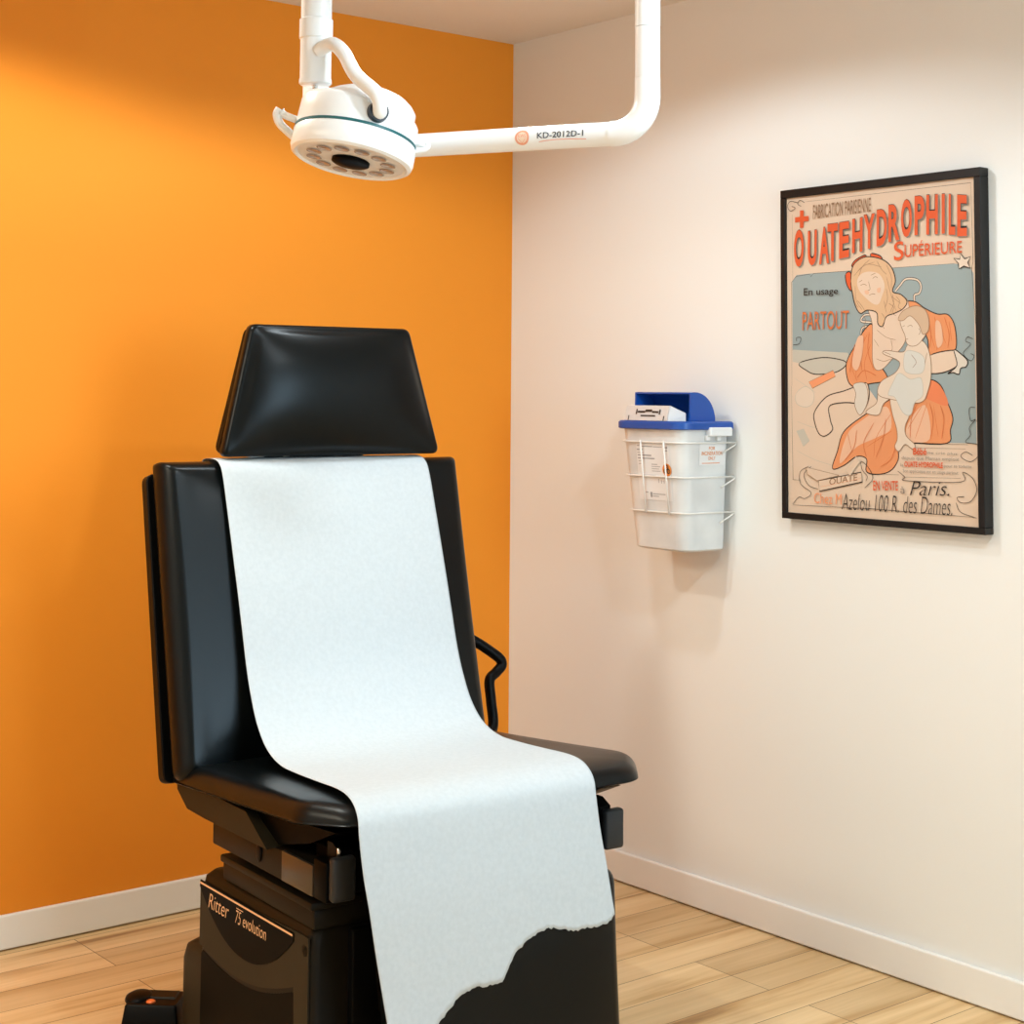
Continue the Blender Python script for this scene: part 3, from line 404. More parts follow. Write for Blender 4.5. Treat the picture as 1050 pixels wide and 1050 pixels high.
for k in range(3):
    an = PI/2+k*2*PI/3; disc(cy+.0065*math.cos(an), cz+.0065*math.sin(an), .0066, .0024+.0002*k, 3, 20, .0040)
disc(cy, cz, .0068, .0032, 3, 20, .0052); disc(cy, cz, .0020, .0034, 3, 12)
link('front_label', bm, [M['label'], M['mid_ink'], M['bio'], M['dark_ink']], sharps)['label'] = 'white printed label with orange biohazard sign'
bm = bmesh.new()
def spt(u, v, e=.0012): # side label: u from front to wall, v up
    z = 1.168+.056*v; t = (z-.944)/.32; a = lev(t); return Vector((-.128+.094*u, a[2]-e, z))-CO
bm.faces.new([bm.verts.new(spt(*p)) for p in ((0, 0), (1, 0), (1, 1), (0, 1))])
for s, u0, u1, v0, v1, mi in (('FOR', .36, .6, .70, .86, 1), ('INCINERATION', .08, .9, .46, .64, 2), ('ONLY', .34, .62, .24, .40, 2)):
    add_text(bm, s, lambda a, b: spt(u0+(u1-u0)*a, v0+(v1-v0)*b, .0018), mi, .01)
bm.faces.new([bm.verts.new(spt(*p, .0018)) for p in ((.1, .08), (.8, .08), (.8, .11), (.1, .11))]).material_index = 1
link('side_label', bm, [M['label'], M['bio'], M['bio'], M['mid_ink']], sharps)['label'] = 'small white label with orange lettering'

bracket = empty('wire_bracket', (0, -0.83, 1.15)); BO = Vector((0, -0.83, 1.15)); tag(bracket, 'white wire wall bracket of three hoops around the sharps bin', 'bracket')
def hoop_pts(z):
    t = (z-.944)/.32; a = lev(t); g = .0048
    x0, y0, y1 = a[0]-g, a[2]-g, a[3]+g; r = .045
    pts = [(-.004, y1)]+[(x, y1) for x in (-.04, -.10)]
    q = round_poly([(-.10, y1), (x0, y1), (x0, y0), (-.10, y0)], [0, r, r, 0], 8)
    return [Vector((p[0], p[1], z))-BO for p in ([(-.004, y1+.004)]+[(v.x, v.y) for v in q]+[(-.004, y0-.006)])]
hz = (1.226, 1.137, 1.045)
for z in hz:
    bm = bmesh.new(); tube(bm, hoop_pts(z), .0023, 8)
    t = (z-.944)/.32; a = lev(t)
    tube(bm, [Vector((-.004, a[2]-.0108, z))-BO, Vector((-.006, a[2]-.011, z-.006))-BO, Vector((-.05, a[2]-.005, z-.028))-BO], .0018, 8)
    link('hoop', bm, M['wire'], bracket, smooth=True)
for y in (-.790, -.876):
    bm = bmesh.new(); tube(bm, [fpt(y, z, .0112)+CO-BO for z in (1.231, 1.137, 1.040)], .0023, 8); link('upright_wire', bm, M['wire'], bracket, smooth=True)

# ------------------------------------------------------------------ ceiling surgical lamp
LP = Vector((-1.604, -1.543, 0)); lampO = Vector((-1.625, -1.303, H)); lamp = empty('surgical_lamp', lampO); tag(lamp, 'white ceiling mounted surgical lamp with jointed tube arms above the chair', 'lamp')
def L_(v): return Vector(v)-lampO
PL = Vector((-1.545, -1.316, 0)); PR = Vector((-1.241, -1.902, 0)); AZ = 1.802
lampO_xy = PL
# ceiling pole behind, elbow, level arm, elbow, post
bm = bmesh.new(); lathe(bm, [(.075, 0), (.075, -.012), (.045, -.035), (.026, -.04)], L_((PL.x, PL.y, H-.0005)), Vector((0, 0, 1)), Vector((1, 0, 0))); link('ceiling_flange', bm, M['lamp_white'], lamp, angle=40)
bm = bmesh.new(); d = (PR-PL).normalized()
tube(bm, [L_((PL.x, PL.y, z)) for z in (H-.03, 2.0, 1.88)]+[L_(PL+Vector((0, 0, AZ+.055))+d*(.055*(1-math.cos(a)))+Vector((0, 0, -.055*math.sin(a)))) for a in [k/8*PI/2 for k in range(1, 9)]], [.0245]*3+[.0235]*8, 24); link('ceiling_pole', bm, M['lamp_white'], lamp, angle=50)
ra = .0212
bm = bmesh.new(); tube(bm, [L_(PL+d*.05+Vector((0, 0, AZ))), L_(PR-d*.062+Vector((0, 0, AZ)))], ra, 32); arm = link('level_arm', bm, M['lamp_white'], lamp, angle=50)
bm = bmesh.new(); tube(bm, [L_(PR-d*.066+Vector((0, 0, AZ))), L_(PR-d*.062+Vector((0, 0, AZ)))]+[L_(PR+Vector((0, 0, AZ+.06))-d*(.06*(1-math.sin(a)))+Vector((0, 0, -.06*math.cos(a)))) for a in [k/10*PI/2 for k in range(0, 11)]]+[L_((PR.x, PR.y, 1.895))], [ra+.0012]*13+[ra+.0008], 28); link('elbow', bm, M['lamp_white'], lamp, angle=50)
bm = bmesh.new(); tube(bm, [L_((PR.x, PR.y, 1.8955)), L_((PR.x, PR.y, 1.9838))], ra+.0004, 28); link('post', bm, M['lamp_white'], lamp, angle=50)
bm = bmesh.new(); tube(bm, [L_((PR.x, PR.y, 1.9845)), L_((PR.x, PR.y, 2.16))]+[L_(PR+Vector((0, 0, 2.16+.03*math.sin(k/6*PI/2)))) for k in (1, 3, 6)], ra+.0008, 28); link('post', bm, M['lamp_white'], lamp, angle=50)
HP = Vector((-1.672, -1.517, 0))   # drop tube of the lamp head
bm = bmesh.new(); tube(bm, [L_((PR.x, PR.y, 2.20)), L_((HP.x, HP.y, 2.235))], .026, 24); link('spring_arm', bm, M['lamp_white'], lamp, angle=50)
bm = bmesh.new(); tube(bm, [L_((HP.x, HP.y, 2.235)), L_((HP.x, HP.y, 1.999))], .0268, 32); link('drop_tube', bm, M['lamp_white'], lamp, angle=50)
bm = bmesh.new(); lathe(bm, [(.0270, .0365), (.0292, .0345), (.0292, .002), (.0275, 0)], L_((HP.x, HP.y, 1.9645)), Vector((0, 0, 1)), Vector((1, 0, 0))); link('collar', bm, M['lamp_white'], lamp, angle=30)
bm = bmesh.new(); lathe(bm, [(.0272, .0735), (.0272, .004), (.0284, .0), (.0284, -.006), (.026, -.008), (.012, -.0085)], L_((HP.x, HP.y, 1.8925)), Vector((0, 0, 1)), Vector((1, 0, 0))); link('sleeve', bm, M['lamp_white'], lamp, angle=30)
bm = bmesh.new(); lathe(bm, [(.0065, .03), (.0065, .016), (.0045, .014), (.0045, -.01), (.006, -.012), (.006, -.04)], L_((HP.x, HP.y, 1.8695)), Vector((0, 0, 1)), Vector((1, 0, 0)), 16); link('swivel_pin', bm, M['chrome'], lamp, angle=30)
# lamp head
HC = Vector((-1.610, -1.552, 1.793)); tocam = (Vector((-3.1736, -3.9216, 1.3518))-HC).normalized()
AX = (CR*(-.194)+CU*(-.946)+tocam*.235).normalized()        # direction the lamp faces
E1 = (CR*.98-CU*.2); E1 = (E1-AX*E1.dot(AX)).normalized(); UPX = -AX
def hd(a, r, h): # a = angle from E1 (image right), towards the viewer for 90 degrees
    e2 = UPX.cross(E1); e2 = e2 if e2.dot(tocam) > 0 else -e2
    return HC+(E1*math.cos(a)+e2*math.sin(a))*r+UPX*h-lampO
NS = 64
bm = bmesh.new()
def top_h(a): return .060-.020*(0.5+0.5*math.cos(a-0.35))**1.2
rs = []
for r, k in ((.1062, 0.0), (.1062, .35), (.105, .8), (.101, .96), (.096, 1.0)):
    rs.append([hd(2*PI*i/NS, r, .0015+top_h(2*PI*i/NS)*k) for i in range(NS)])
for r, hh, sh in ((.086, .066, .012), (.074, .078, .018), (.062, .085, .02), (.04, .088, .02), (.015, .089, .02)):
    c = hd(0, sh*.8, 0)-hd(0, 0, 0)-(hd(PI/2, sh, 0)-hd(PI/2, 0, 0))*.6
    rs.append([hd(2*PI*i/NS, r, .45*hh+.55*min(hh, top_h(2*PI*i/NS)+(0.1-r)*.9+.004))+c for i in range(NS)])
rings_loft(bm, rs); bmesh.ops.recalc_face_normals(bm, faces=bm.faces[:]); head = link('lamp_housing', bm, M['lamp_white'], lamp, angle=60)
bm = bmesh.new(); rings_loft(bm, [[hd(2*PI*i/NS, r, h) for i in range(NS)] for r, h in ((.1050, .0022), (.1078, .0016), (.1078, -.0028), (.1050, -.0034))]); bmesh.ops.recalc_face_normals(bm, faces=bm.faces[:]); link('seal_ring', bm, M['teal'], head, angle=30)
bm = bmesh.new(); rings_loft(bm, [[hd(2*PI*i/NS, r, h) for i in range(NS)] for r, h in ((.1068, -.0032), (.1085, -.006), (.1085, -.032), (.106, -.040), (.100, -.0435), (.095, -.042), (.094, -.040))]); bmesh.ops.recalc_face_normals(bm, faces=bm.faces[:]); face = link('lamp_face', bm, [M['lamp_white']], lamp, angle=40)
bm = bmesh.new(); rings_loft(bm, [[hd(2*PI*i/NS, r, h) for i in range(NS)] for r, h in ((.0945, -.034), (.0945, -.0405), (.060, -.0415), (.034, -.0415))]); bmesh.ops.recalc_face_normals(bm, faces=bm.faces[:]); link('face_plate', bm, M['lamp_face'], face, angle=40)
for k in range(12):
    a = 2*PI*(k+.35)/12; R0 = .067; bm = bmesh.new(); cpt = hd(a, R0, -.0418)
    e1 = (hd(a, R0+.01, -.0418)-cpt).normalized()
    lathe(bm, [(.0135, .001), (.0135, .0012), (.0120, .0014), (.0095, .0006), (.004, .0002)], cpt, AX, e1, 20); bmesh.ops.recalc_face_normals(bm, faces=bm.faces[:]); link('lens', bm, M['lens'], face, smooth=True)
bm = bmesh.new(); lathe(bm, [(.0335, -.004), (.0335, .0045), (.031, .006), (.012, .007)], hd(0, 0, -.0418), AX, E1, 36); bmesh.ops.recalc_face_normals(bm, faces=bm.faces[:]); link('center_cap', bm, M['gloss_black'], face, angle=30)
# side handles
def img(dx, dy, dep=0.0): return CR*dx+CU*dy-CF*dep
hl = HC-lampO
bm = bmesh.new()
pts = catmull([hl+img(-.098, -.005), hl+img(-.118, .012), hl+img(-.132, .026), hl+img(-.137, .042), hl+img(-.132, .052)], False, 6); tube(bm, pts, .0075, 12)
pts = catmull([hl+img(-.130, .046), hl+img(-.122, .040), hl+img(-.102, .032)], False, 5); tube(bm, pts, [.009]+[.0065]*(len(pts)-1), 12)
link('handle', bm, M['lamp_white'], head, smooth=True)
bm = bmesh.new()
pts = catmull([hl+img(.100, -.022), hl+img(.118, -.020), hl+img(.126, -.014), hl+img(.124, -.008)], False, 5); tube(bm, pts, .0055, 10)
tube(bm, [hl+img(.100, -.008), hl+img(.124, -.012)], .0045, 10); link('handle', bm, M['lamp_white'], head, smooth=True)
# bent yoke from sleeve to the head's side joint
J = hd(1.20, .104, .022)
jn = (hd(1.20, .2, .022)-hd(1.20, .1, .022)).normalized()
S0 = Vector((HP.x, HP.y, 1.944))-lampO
bm = bmesh.new()
Jr = J+jn*.010-S0; jf = -Jr.dot(CF)
pts = catmull([S0+CR*a+CU*b-CF*(.020+(jf-.020)*k) for a, b, k in ((.006, -.003, 0), (.020, .005, .12), (.037, .006, .3), (.056, -.013, .5), (.077, -.050, .75))]+[S0+CR*(Jr.dot(CR)-.004)+CU*(Jr.dot(CU)+.028)-CF*(jf+.006), S0+Jr+jn*.004, S0+Jr-jn*.008], False, 8)
tube(bm, pts, [.0125]*len(pts), 16); link('yoke', bm, M['lamp_white'], lamp, smooth=True)
bm = bmesh.new(); tube(bm, [J-jn*.006, J+jn*.004, J+jn*.012], [.0185, .0185, .0170], 28); link('joint_ring', bm, M['navy'], head, angle=40)
# lettering wrapped on the arm
An = (-CF-d*(-CF).dot(d)); An.z = 0; An = An.normalized(); Aup = Vector((0, 0, 1)); dd = d
def armp(sx, hgt, e=.0013): # sx along arm from left, hgt as arc height around tube
    a = hgt/ra; a = a+0.0
    return L_(PL+dd*sx+Vector((0, 0, AZ))+(An*math.cos(a)+Aup*math.sin(a))*(ra+e))
bm = bmesh.new(); add_text(bm, 'KD-2012D-1', lambda u, v: armp(.463+.087*u, -.0040+.0105*v), 0, .012)
sw = [(.466, -.0095), (.480, -.0080), (.500, -.0072), (.525, -.0075), (.555, -.0092)]
tp = [bm.verts.new(armp(a, h+.0006)) for a, h in sw]; bt = [bm.verts.new(armp(a, h-.0006)) for a, h in sw]
for k in range(len(sw)-1): bm.faces.new((bt[k], bt[k+1], tp[k+1], tp[k])).material_index = 1
link('arm_lettering', bm, [M['ink_grey'], M['badge']], arm)['label'] = 'dark grey model lettering with red underline'
bm = bmesh.new(); bc = .434; n = 28
def bring(r0, r1, mi, e):
    A = [bm.verts.new(armp(bc+r1*math.cos(2*PI*k/n), -.0005+r1*math.sin(2*PI*k/n), e)) for k in range(n)]
    if r0 <= 0: bm.faces.new(A).material_index = mi; return
    B = [bm.verts.new(armp(bc+r0*math.cos(2*PI*k/n), -.0005+r0*math.sin(2*PI*k/n), e)) for k in range(n)]
    for k in range(n): bm.faces.new((A[k], A[(k+1) % n], B[(k+1) % n], B[k])).material_index = mi
bring(.0098, .0135, 0, .0008); bring(.006, .0098, 1, .0008); bring(.002, .006, 1, .0008); bring(.0005, .002, 1, .0008)
add_text(bm, 'KWS', lambda u, v: armp(bc-.0075+.015*u, -.0005+.006*v, .0014), 0, .004)
hw = [(-.007, -.002), (0, -.010), (.007, -.002)]
for a, b in zip(hw[:-1], hw[1:]):
    bm.faces.new([bm.verts.new(armp(bc+x, y+o, .0014)) for x, y, o in ((a[0], a[1], -.0007), (b[0], b[1], -.0007), (b[0], b[1], .0007), (a[0], a[1], .0007))]).material_index = 0
link('arm_badge', bm, [M['badge'], M['badge_pale']], arm)['label'] = 'round orange maker badge'

# ------------------------------------------------------------------ examination chair: local frame is t (image right), -s (towards the room), z
CA = math.radians(-4.0); CHO = Vector((-1.09026795, -0.00767321, 0)); FO = Vector((math.sin(CA), -math.cos(CA), 0)); LA = Vector((math.cos(CA), math.sin(CA), 0))
chair = empty('examination_chair', CHO+FO*1.05, CA)
tag(chair, 'black powered examination chair with headrest in front of the orange wall', 'examination chair')
def S(s, t, z): return Vector((t, -(s-1.05), z))
def W(s, t, z): return CHO+FO*s+LA*t+Vector((0, 0, z))
def sbox(bm, s0, s1, t0, t1, z0, z1, bev=0.0, seg=2, mi=0): return box(bm, (t0, -(s1-1.05), z0), (t1, -(s0-1.05), z1), bev, seg, mi=mi)
def sprism(bm, poly, t0, t1, mi=0): # polygon of (s, z) pulled along t
    rings_loft(bm, [[S(p[0], t, p[1]) for p in poly] for t in (t0, t1)], mi=mi)
def fin(bm): bmesh.ops.recalc_face_normals(bm, faces=bm.faces[:]); return bm
# pedestal
bm = bmesh.new()
rs = []
for z, g in ((0.0, .0), (.012, .0), (.33, .0), (.352, .004), (.364, .016), (.366, .03)):
    q = round_poly([(.842+g, -.336+g), (.842+g, .336-g), (1.325-g*.5, .336-g), (1.325-g*.5, -.336+g)], .02, 5)
    rs.append([S(p[0], p[1], z) for p in q])
rings_loft(bm, rs); ped = link('pedestal', fin(bm), M['brown_black'], chair, angle=35)
bm = bmesh.new()  # pale apron around the dark name panel on the left flank
def arc_pts(z0, zb, s0=.846, s1=1.262, n=20): return [(s0+(s1-s0)*k/n, zb+(z0-zb)*abs(2*k/n-1)**2.1) for k in range(n+1)]
apron = [(.846, .332), (.846, .212)]+[(.86+(1.262-.86)*k/16, .212-.030*math.sin(PI*k/16*.9)+.045*(k/16)**1.5) for k in range(17)]+[(1.272, .05), (1.318, .05), (1.318, .350), (1.262, .350)]
sprism(bm, apron, -.3385, -.335); link('flank_apron', fin(bm), M['taupe'], ped, angle=30)
bm = bmesh.new(); sprism(bm, [(.848, .343), (1.262, .345)]+arc_pts(.330, .240)[::-1], -.3402, -.3382); plate = link('name_panel', fin(bm), M['gloss_black'], ped, angle=30)
bm = bmesh.new()
def np_(s, z): return S(s, -.3406, z)
bm.faces.new([bm.verts.new(np_(*p)) for p in ((.848, .3355), (1.259, .3385), (1.259, .3425), (.848, .3395))])
add_text(bm, 'Ritter', lambda u, v: np_(.890+.096*u, .2975+.030*v), 0, -.008, .28)
add_text(bm, '75', lambda u, v: np_(1.016+.026*u, .300+.0255*v), 0, -.012, .28)
bm.faces.new([bm.verts.new(np_(*p)) for p in ((1.020, .3285), (1.050, .3285), (1.050, .3302), (1.020, .3302))])
add_text(bm, 'evolution', lambda u, v: np_(1.050+.101*u, .301+.024*v), 0, -.006, .2)
link('name_lettering', bm, M['gold'], plate)['label'] = 'gold name lettering under a gold stripe'
bm = bmesh.new(); sprism(bm, [(.852, .196)]+[(.86+(1.25-.86)*k/12, .204-.030*math.sin(PI*k/12*.9)+.040*(k/12)**1.5) for k in range(13)]+[(1.262, .235), (1.262, .045), (.852, .045)], -.3368, -.3352); link('flank_panel', fin(bm), M['gloss_black'], ped)
bm = bmesh.new(); tube(bm, [S(1.20, -.318, .366), S(1.30, -.318, .366)], .006, 8); tube(bm, [S(1.305, -.3385, .325), S(1.305, -.3365, .325)], .011, 14); link('flank_screw', bm, M['black'], ped, smooth=True)
bm = bmesh.new(); rs = []
for z, g in ((0, 0), (.15, 0), (.178, .006), (.192, .022), (.197, .05)):
    q = round_poly([(.705+g*1.6, -.325+g*.5), (.705+g*1.6, .325-g*.5), (.838, .325-g*.5), (.838, -.325+g*.5)], [.05, .05, .0, .0], 6); rs.append([S(p[0], p[1], z) for p in q])
rings_loft(bm, rs); link('motor_cover', fin(bm), M['taupe'], chair, angle=40)
bm = bmesh.new(); sbox(bm, .93, 1.322, -.33, .33, .362, .400, .006); sbox(bm, .93, 1.322, -.336, .336, .398, .413, .004); sbox(bm, .97, 1.30, -.30, .30, .41, .43); sub = link('lift_carriage', fin(bm), M['brown_black'], chair, angle=30)
# front of the pedestal: dark yoke plates that carry the leg rest
bm = bmesh.new(); sbox(bm, 1.322, 1.345, -.26, .26, .03, .36, .006); link('front_cover', fin(bm), M['black'], ped, angle=30)
for t in (-.215, .215):
    bm = bmesh.new(); sprism(bm, [(1.30, .43), (1.415, .44), (1.422, .34), (1.422, .22), (1.39, .22), (1.36, .36)], t-.014, t+.014); link('leg_rest_arm', fin(bm), M['black'], chair, angle=30)
# seat frame rails
bm = bmesh.new(); sbox(bm, .888, 1.325, -.334, .334, .424, .480, .004); sfr = link('seat_frame', fin(bm), M['brown_black'], chair, angle=30)
for sg in (-1, 1):
    bm = bmesh.new(); sbox(bm, 1.208, 1.332, sg*.336-.004, sg*.336+.004, .428, .484, .002); link('rail_plate', fin(bm), M['rail_metal'], sfr, angle=30)
    bm = bmesh.new(); sbox(bm, 1.335, 1.385, sg*.322-.018, sg*.322+.018, .428, .500, .004); blk = link('rail_socket', fin(bm), M['gloss_black'], sfr, angle=30)
    bm = bmesh.new(); sbox(bm, 1.383, 1.405, sg*.312-.024, sg*.312+.024, .432, .511, .007, 3); link('end_cap', fin(bm), M['grey_cap'], blk, angle=35)
    bm = bmesh.new(); sprism(bm, [(1.34, .500), (1.385, .500), (1.385, .515), (1.36, .528), (1.34, .528)], sg*.300-.014, sg*.300+.014); link('release_tab', fin(bm), M['black'], blk, angle=30)
bm = bmesh.new(); tube(bm, [S(1.39, -.318, .509), S(1.39, -.318, .527)], .0035, 10); link('release_pin', bm, M['chrome'], sfr, smooth=True)
bm = bmesh.new(); lathe(bm, [(.014, -.002), (.014, .003), (.010, .004)], S(1.105, -.334, .456), Vector((-1, 0, 0)), Vector((0, 1, 0)), 20); bmesh.ops.scale(bm, vec=(1, .75, 1.3), space=Matrix.Translation(-S(1.105, -.334, .456)), verts=bm.verts[:]); link('rail_knob', fin(bm), M['black'], sfr, smooth=True)
bm = bmesh.new(); sbox(bm, 1.25, 1.36, -.29, .29, .43, .505, .004); link('front_beam', fin(bm), M['black'], sfr)
# seat pan under the cushion
bm = bmesh.new(); pan = [(.745, .530), (.748, .508), (.80, .478), (.888, .476), (1.17, .478), (1.075, .530)]
sprism(bm, pan, -.352, .352); link('seat_pan', fin(bm), M['taupe'], chair, angle=30)
bm = bmesh.new(); sprism(bm, [(1.06, .534), (1.175, .486), (1.30, .515), (1.40, .556), (1.20, .540)], -.330, .330); link('shaded_front_pan', fin(bm), M['gloss_black'], chair, angle=30)  # pan front in black: the shade under the seat put into the colour
# seat cushion
def seat_f(a, b, h): # a = s, b = t
    z = .529+.050*(a-.80)/.70-max(0, a-1.36)**2*1.9*h/.05
    return S(a, b, z+h)
bm = bmesh.new(); out = densify(round_poly([(.735, -.372), (.735, .378), (1.36, .402), (1.464, .325), (1.466, 0), (1.464, -.325), (1.36, -.388)], [.05, .05, .09, .08, 0, .08, .09], 10), .03)
cushion(bm, out, (1.10, 0), .038, .003, .004, seat_f, power=3); link('seat_cushion', bm, M['leather'], chair, smooth=True)
# leg rest cushion
LB = (1.474, .405); LD = (.022, -.385); LN = math.hypot(*LD)
def leg_f(a, b, h):  # a along, b = t
    ux, uz = LD[0]/LN, LD[1]/LN
    return S(LB[0]-.052+ux*a-uz*h*1.0, b, LB[1]+uz*a+ux*h*1.0+.014)
bm = bmesh.new(); out = densify(round_poly([(0, -.252), (0, .264), (LN, .267), (LN, -.252)], .03, 6), .03)
cushion(bm, out, (LN/2, 0), .034, .024, .012, leg_f, power=4); link('leg_rest', bm, M['leather'], chair, smooth=True)
# backrest
BZ0, BZ1 = .555, 1.208
def back_f(a, b, h): # a = up the back, b = t, h = forward
    th = math.radians(13.0)
    return S(.795-math.sin(th)*a+math.cos(th)*h, b, BZ0+math.cos(th)*a+math.sin(th)*h)
BL = (BZ1-.018-BZ0)/math.cos(math.radians(13))
bm = bmesh.new(); out = densify(round_poly([(-.02, -.386), (-.02, .386), (BL, .386), (BL, -.386)], [.024, .024, .012, .012], 6), .035)
cushion(bm, out, (BL/2, 0), .046, .014, .034, back_f, bf=lambda a, b: max(0, 1-abs((a-BL/2)/(BL/2-.03))**6)**.8*max(0, 1-abs(b/.336)**2.0)); back = link('back_cushion', bm, M['leather'], chair, smooth=True)
bm = bmesh.new()
q = round_poly([(-.022, -.392), (-.022, .392), (BL-.018, .392), (BL-.018, -.392)], .02, 5)
def shell_f(a, b, h): return back_f(a, b, -.018-.012*(1-a/BL)+h)
rings_loft(bm, [[shell_f(p[0]*k, p[1]*k2, h) for p in q] for h, k, k2 in ((-.030, .99, .985), (-.027, 1, 1), (-.003, 1, 1), (0, .997, .994))])
link('back_shell', fin(bm), M['black'], chair, angle=35)
bm = bmesh.new()
for b in (-.2, .2):
    P = [back_f(.1+(BL-.2)*k, b, -.034) for k in (0, 1)]; tube(bm, [P[0], P[1]], .016, 10)
tube(bm, [back_f(.05, 0, -.04), S(.90, 0, .47)], .03, 14)
link('back_support', fin(bm), M['black'], chair, smooth=True)
bm = bmesh.new(); hp = catmull([S(.60, .388, .772), S(.64, .455, .748), S(.675, .515, .705), S(.682, .530, .683), S(.684, .512, .665), S(.69, .488, .648), S(.70, .486, .60), S(.715, .480, .535), S(.76, .40, .505), S(.80, .34, .500)], False, 6); tube(bm, hp, .0128, 14); link('side_handle', bm, M['black'], chair, smooth=True)
# headrest
def head_f(a, b, h):
    return S(.690-.018*a+h, b+.028, 1.2045+a)
bm = bmesh.new(); out = densify(round_poly([(0, -.276), (0, .296), (.298, .209), (.298, -.209)], [.016, .016, .022, .022], 6), .02)
cushion(bm, out, (.140, 0), .014, .012, .046, head_f, nr=18, bf=lambda a, b: max(0, (1-abs((a-.149)/.143)**2.2))**.75*max(0, (1-abs((b-.01*(1-a/.3))/(.279-.262*a))**2.6))**.75); hr = link('headrest', bm, M['leather'], chair, smooth=True)
bm = bmesh.new(); q = round_poly([(.006, -.276), (.006, .276), (.290, .200), (.290, -.204)], .02, 5)
rings_loft(bm, [[head_f(p[0], p[1], h) for p in q] for h in (-.022, -.002)]); link('headrest_shell', fin(bm), M['black'], hr, angle=35)
bm = bmesh.new(); sbox(bm, .640, .668, -.165, -.060, 1.12, 1.2035, .002); sbox(bm, .655, .672, -.165, -.060, 1.1985, 1.2095, .002); link('headrest_bracket', fin(bm), M['chrome'], chair, angle=30)
bm = bmesh.new(); sbox(bm, .668, .674, -.125, -.078, 1.199, 1.2040); sbox(bm, .60, .645, -.09, .15, 1.0, 1.26, .004); link('headrest_slide', fin(bm), M['black'], chair, angle=30)

# ------------------------------------------------------------------ paper sheet over the chair
PATH = [(.622, 1.185, 0), (.640, 1.1985, 0), (.690, 1.2005, .0), (.722, 1.190, .0), (.742, 1.160, 0), (.770, 1.07, .002), (.812, .936, .004), (.838, .850, .005), (.862, .775, .005), (.890, .718, .003), (.930, .662, .0), (.985, .622, -.004), (1.06, .606, -.012), (1.15, .608, -.022), (1.25, .615, -.034), (1.35, .623, -.047), (1.405, .623, -.055), (1.442, .614, -.061), (1.469, .595, -.067), (1.481, .560, -.070), (1.490, .50, -.066), (1.497, .44, -.057), (1.500, .36, -.043), (1.502, .28, -.027), (1.505, .20, -.012), (1.508, .09, .008)]
path = catmull(PATH, False, 8)
TORN = [(-.266, .10), (-.215, .165), (-.16, .224), (-.115, .258), (-.077, .269), (-.04, .266), (-.016, .268), (.004, .292), (.022, .313), (.045, .327), (.068, .337), (.09, .344), (.115, .344), (.14, .336), (.172, .328), (.2, .329), (.222, .328), (.25, .331), (.267, .342)]
def torn(b):
    for p, q in zip(TORN[:-1], TORN[1:]):
        if b <= q[0]: return p[1]+(q[1]-p[1])*(b-p[0])/(q[0]-p[0])
    return TORN[-1][1]
NT = 96; random.seed(3); jit = [random.uniform(-.0022, .0022) for _ in range(NT+1)]
from mathutils.bvhtree import BVHTree
bpy.context.view_layer.update(); dgr = bpy.context.evaluated_depsgraph_get()
trees = [(c.matrix_world.copy(), c.matrix_world.inverted(), BVHTree.FromObject(c, dgr)) for c in bpy.data.objects if c.name.split('.')[0] in ('seat_cushion', 'back_cushion', 'leg_rest')]
def out_of(p): # rest the sheet on the cushions instead of inside them
    for mw, mi, t in trees:
        q = mi @ p; c, n, i_, d_ = t.find_nearest(q)
        dn = (q-c).dot(n)
        if dn < .0015 and (q-c-n*dn).length < .003 and dn > -.02 and (n.z > .5 or n.y < -.8 and not t is trees[-1][2]):
            p = mw @ (c+n*.0015)
    return p
zi = next(i for i, p in enumerate(path) if p.x > 1.47 and p.y < .575)
bm = bmesh.new(); cols = []
head_p, tail = path[:zi+1], path[zi:]
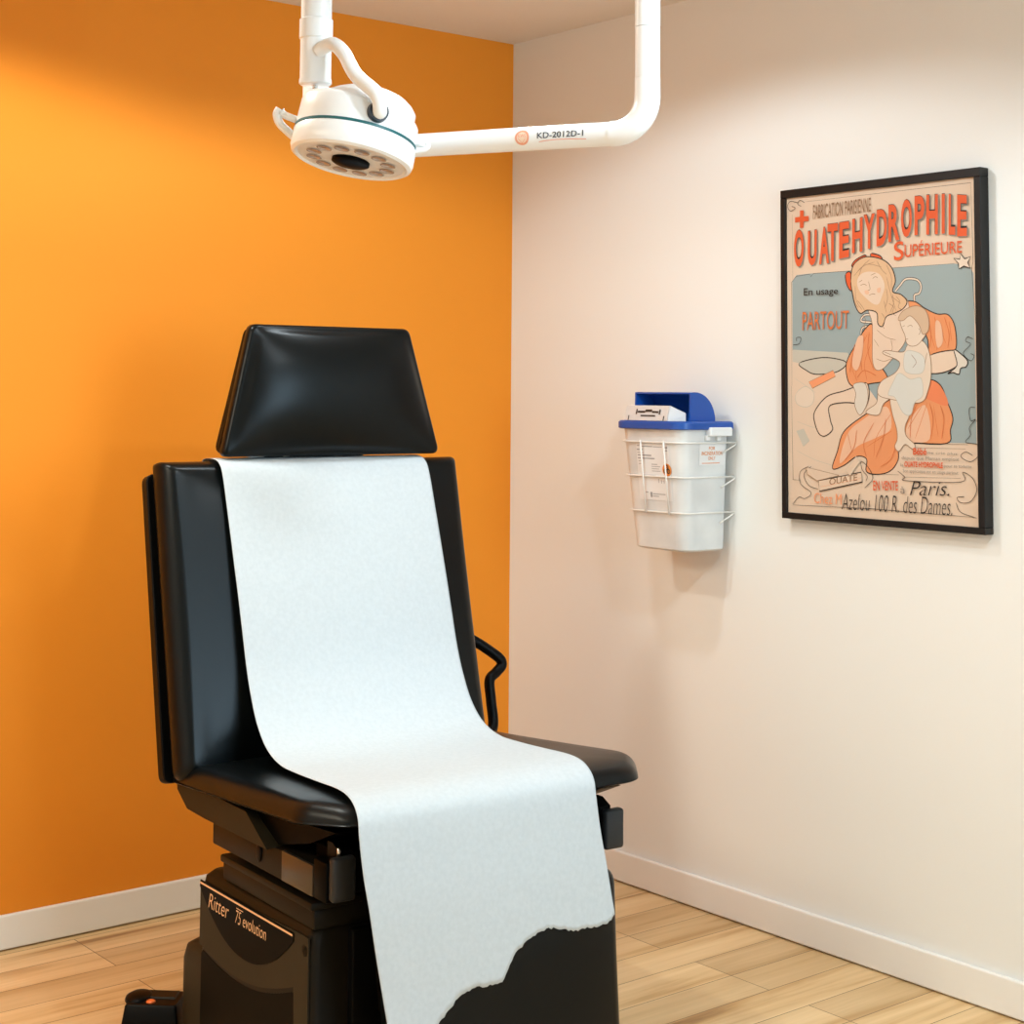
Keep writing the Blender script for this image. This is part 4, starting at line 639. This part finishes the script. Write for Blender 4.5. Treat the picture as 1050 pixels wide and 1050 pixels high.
for j in range(NT+1):
    b = -.266+.532*j/NT; ze = torn(b)+jit[j]
    col = [p for p in head_p]
    z0 = tail[0].y; NV = 26
    for k in range(1, NV+1):
        z = z0+(ze-z0)*k/NV; i = max(i for i in range(len(tail)) if tail[i].y >= z) if tail[-1].y < z else len(tail)-2
        i = min(i, len(tail)-2); f = (z-tail[i].y)/(tail[i+1].y-tail[i].y); p = tail[i].lerp(tail[i+1], f); col.append(p)
    cols.append([bm.verts.new(out_of(W(p.x+.0022*math.sin(7*b+9*p.y+3*p.x)*(.3+.7*min(1, max(0, (.56-p.y)/.2))), b+p.z+.008, p.y))) for p in col])
for a, b in zip(cols[:-1], cols[1:]):
    for i in range(len(a)-1): bm.faces.new((a[i], b[i], b[i+1], a[i+1]))
paper = link('exam_paper', fin(bm), M['paper'], smooth=True)
so = paper.modifiers.new('thickness', 'SOLIDIFY'); so.thickness = .0004; so.offset = 0
tag(paper, 'white examination paper sheet with torn lower edge draped down the chair', 'paper sheet')

# ------------------------------------------------------------------ foot control on the floor
fc = empty('foot_control', W(.72, -.36, 0), 0); tag(fc, 'low black foot pedal with orange indicator on the wood floor by the chair base', 'foot pedal')
A = W(.655, -.421, 0); B = W(.722, -.338, 0); ex = (B-A).normalized(); ey = Vector((-ex.y, ex.x, 0))
fc.location = A
def ft(x, y, z): return ex*x+ey*y+Vector((0, 0, z))
bm = bmesh.new()
rs = []
for z, g in ((0, -.006), (.004, -.006), (.046, 0), (.0495, .003)):
    q = round_poly([(g, g), (.112-g, g), (.112-g, .092-g), (g, .092-g)], .006, 3); rs.append([ft(p[0], p[1], z) for p in q])
rings_loft(bm, rs); link('housing', fin(bm), M['black'], fc, angle=40)
bm = bmesh.new(); rs = [[ft(.020+x, .040+y, .0485) for x, y in ((0, 0), (.08, 0), (.08, .045), (0, .045))], [ft(.026+x, .043+y, .053) for x, y in ((0, 0), (.07, 0), (.07, .038), (0, .038))]]; rings_loft(bm, rs); link('rocker_pad', fin(bm), M['brown_black'], fc)
bm = bmesh.new(); rings_loft(bm, [[ft(.006+.03*math.cos(a)*k+.012, .050+.04*math.sin(a)*k, z) for a in [2*PI*i/20 for i in range(20)]] for k, z in ((1, .046), (.94, .052), (.7, .056), (.3, .058))]); link('toe_guard', fin(bm), M['black'], fc, smooth=True)
bm = bmesh.new(); lathe(bm, [(.010, 0), (.010, .003), (.006, .005)], ft(.052, .020, .0492), Vector((0, 0, 1)), Vector((1, 0, 0)), 18); link('indicator', fin(bm), M['indicator'], fc, smooth=True)
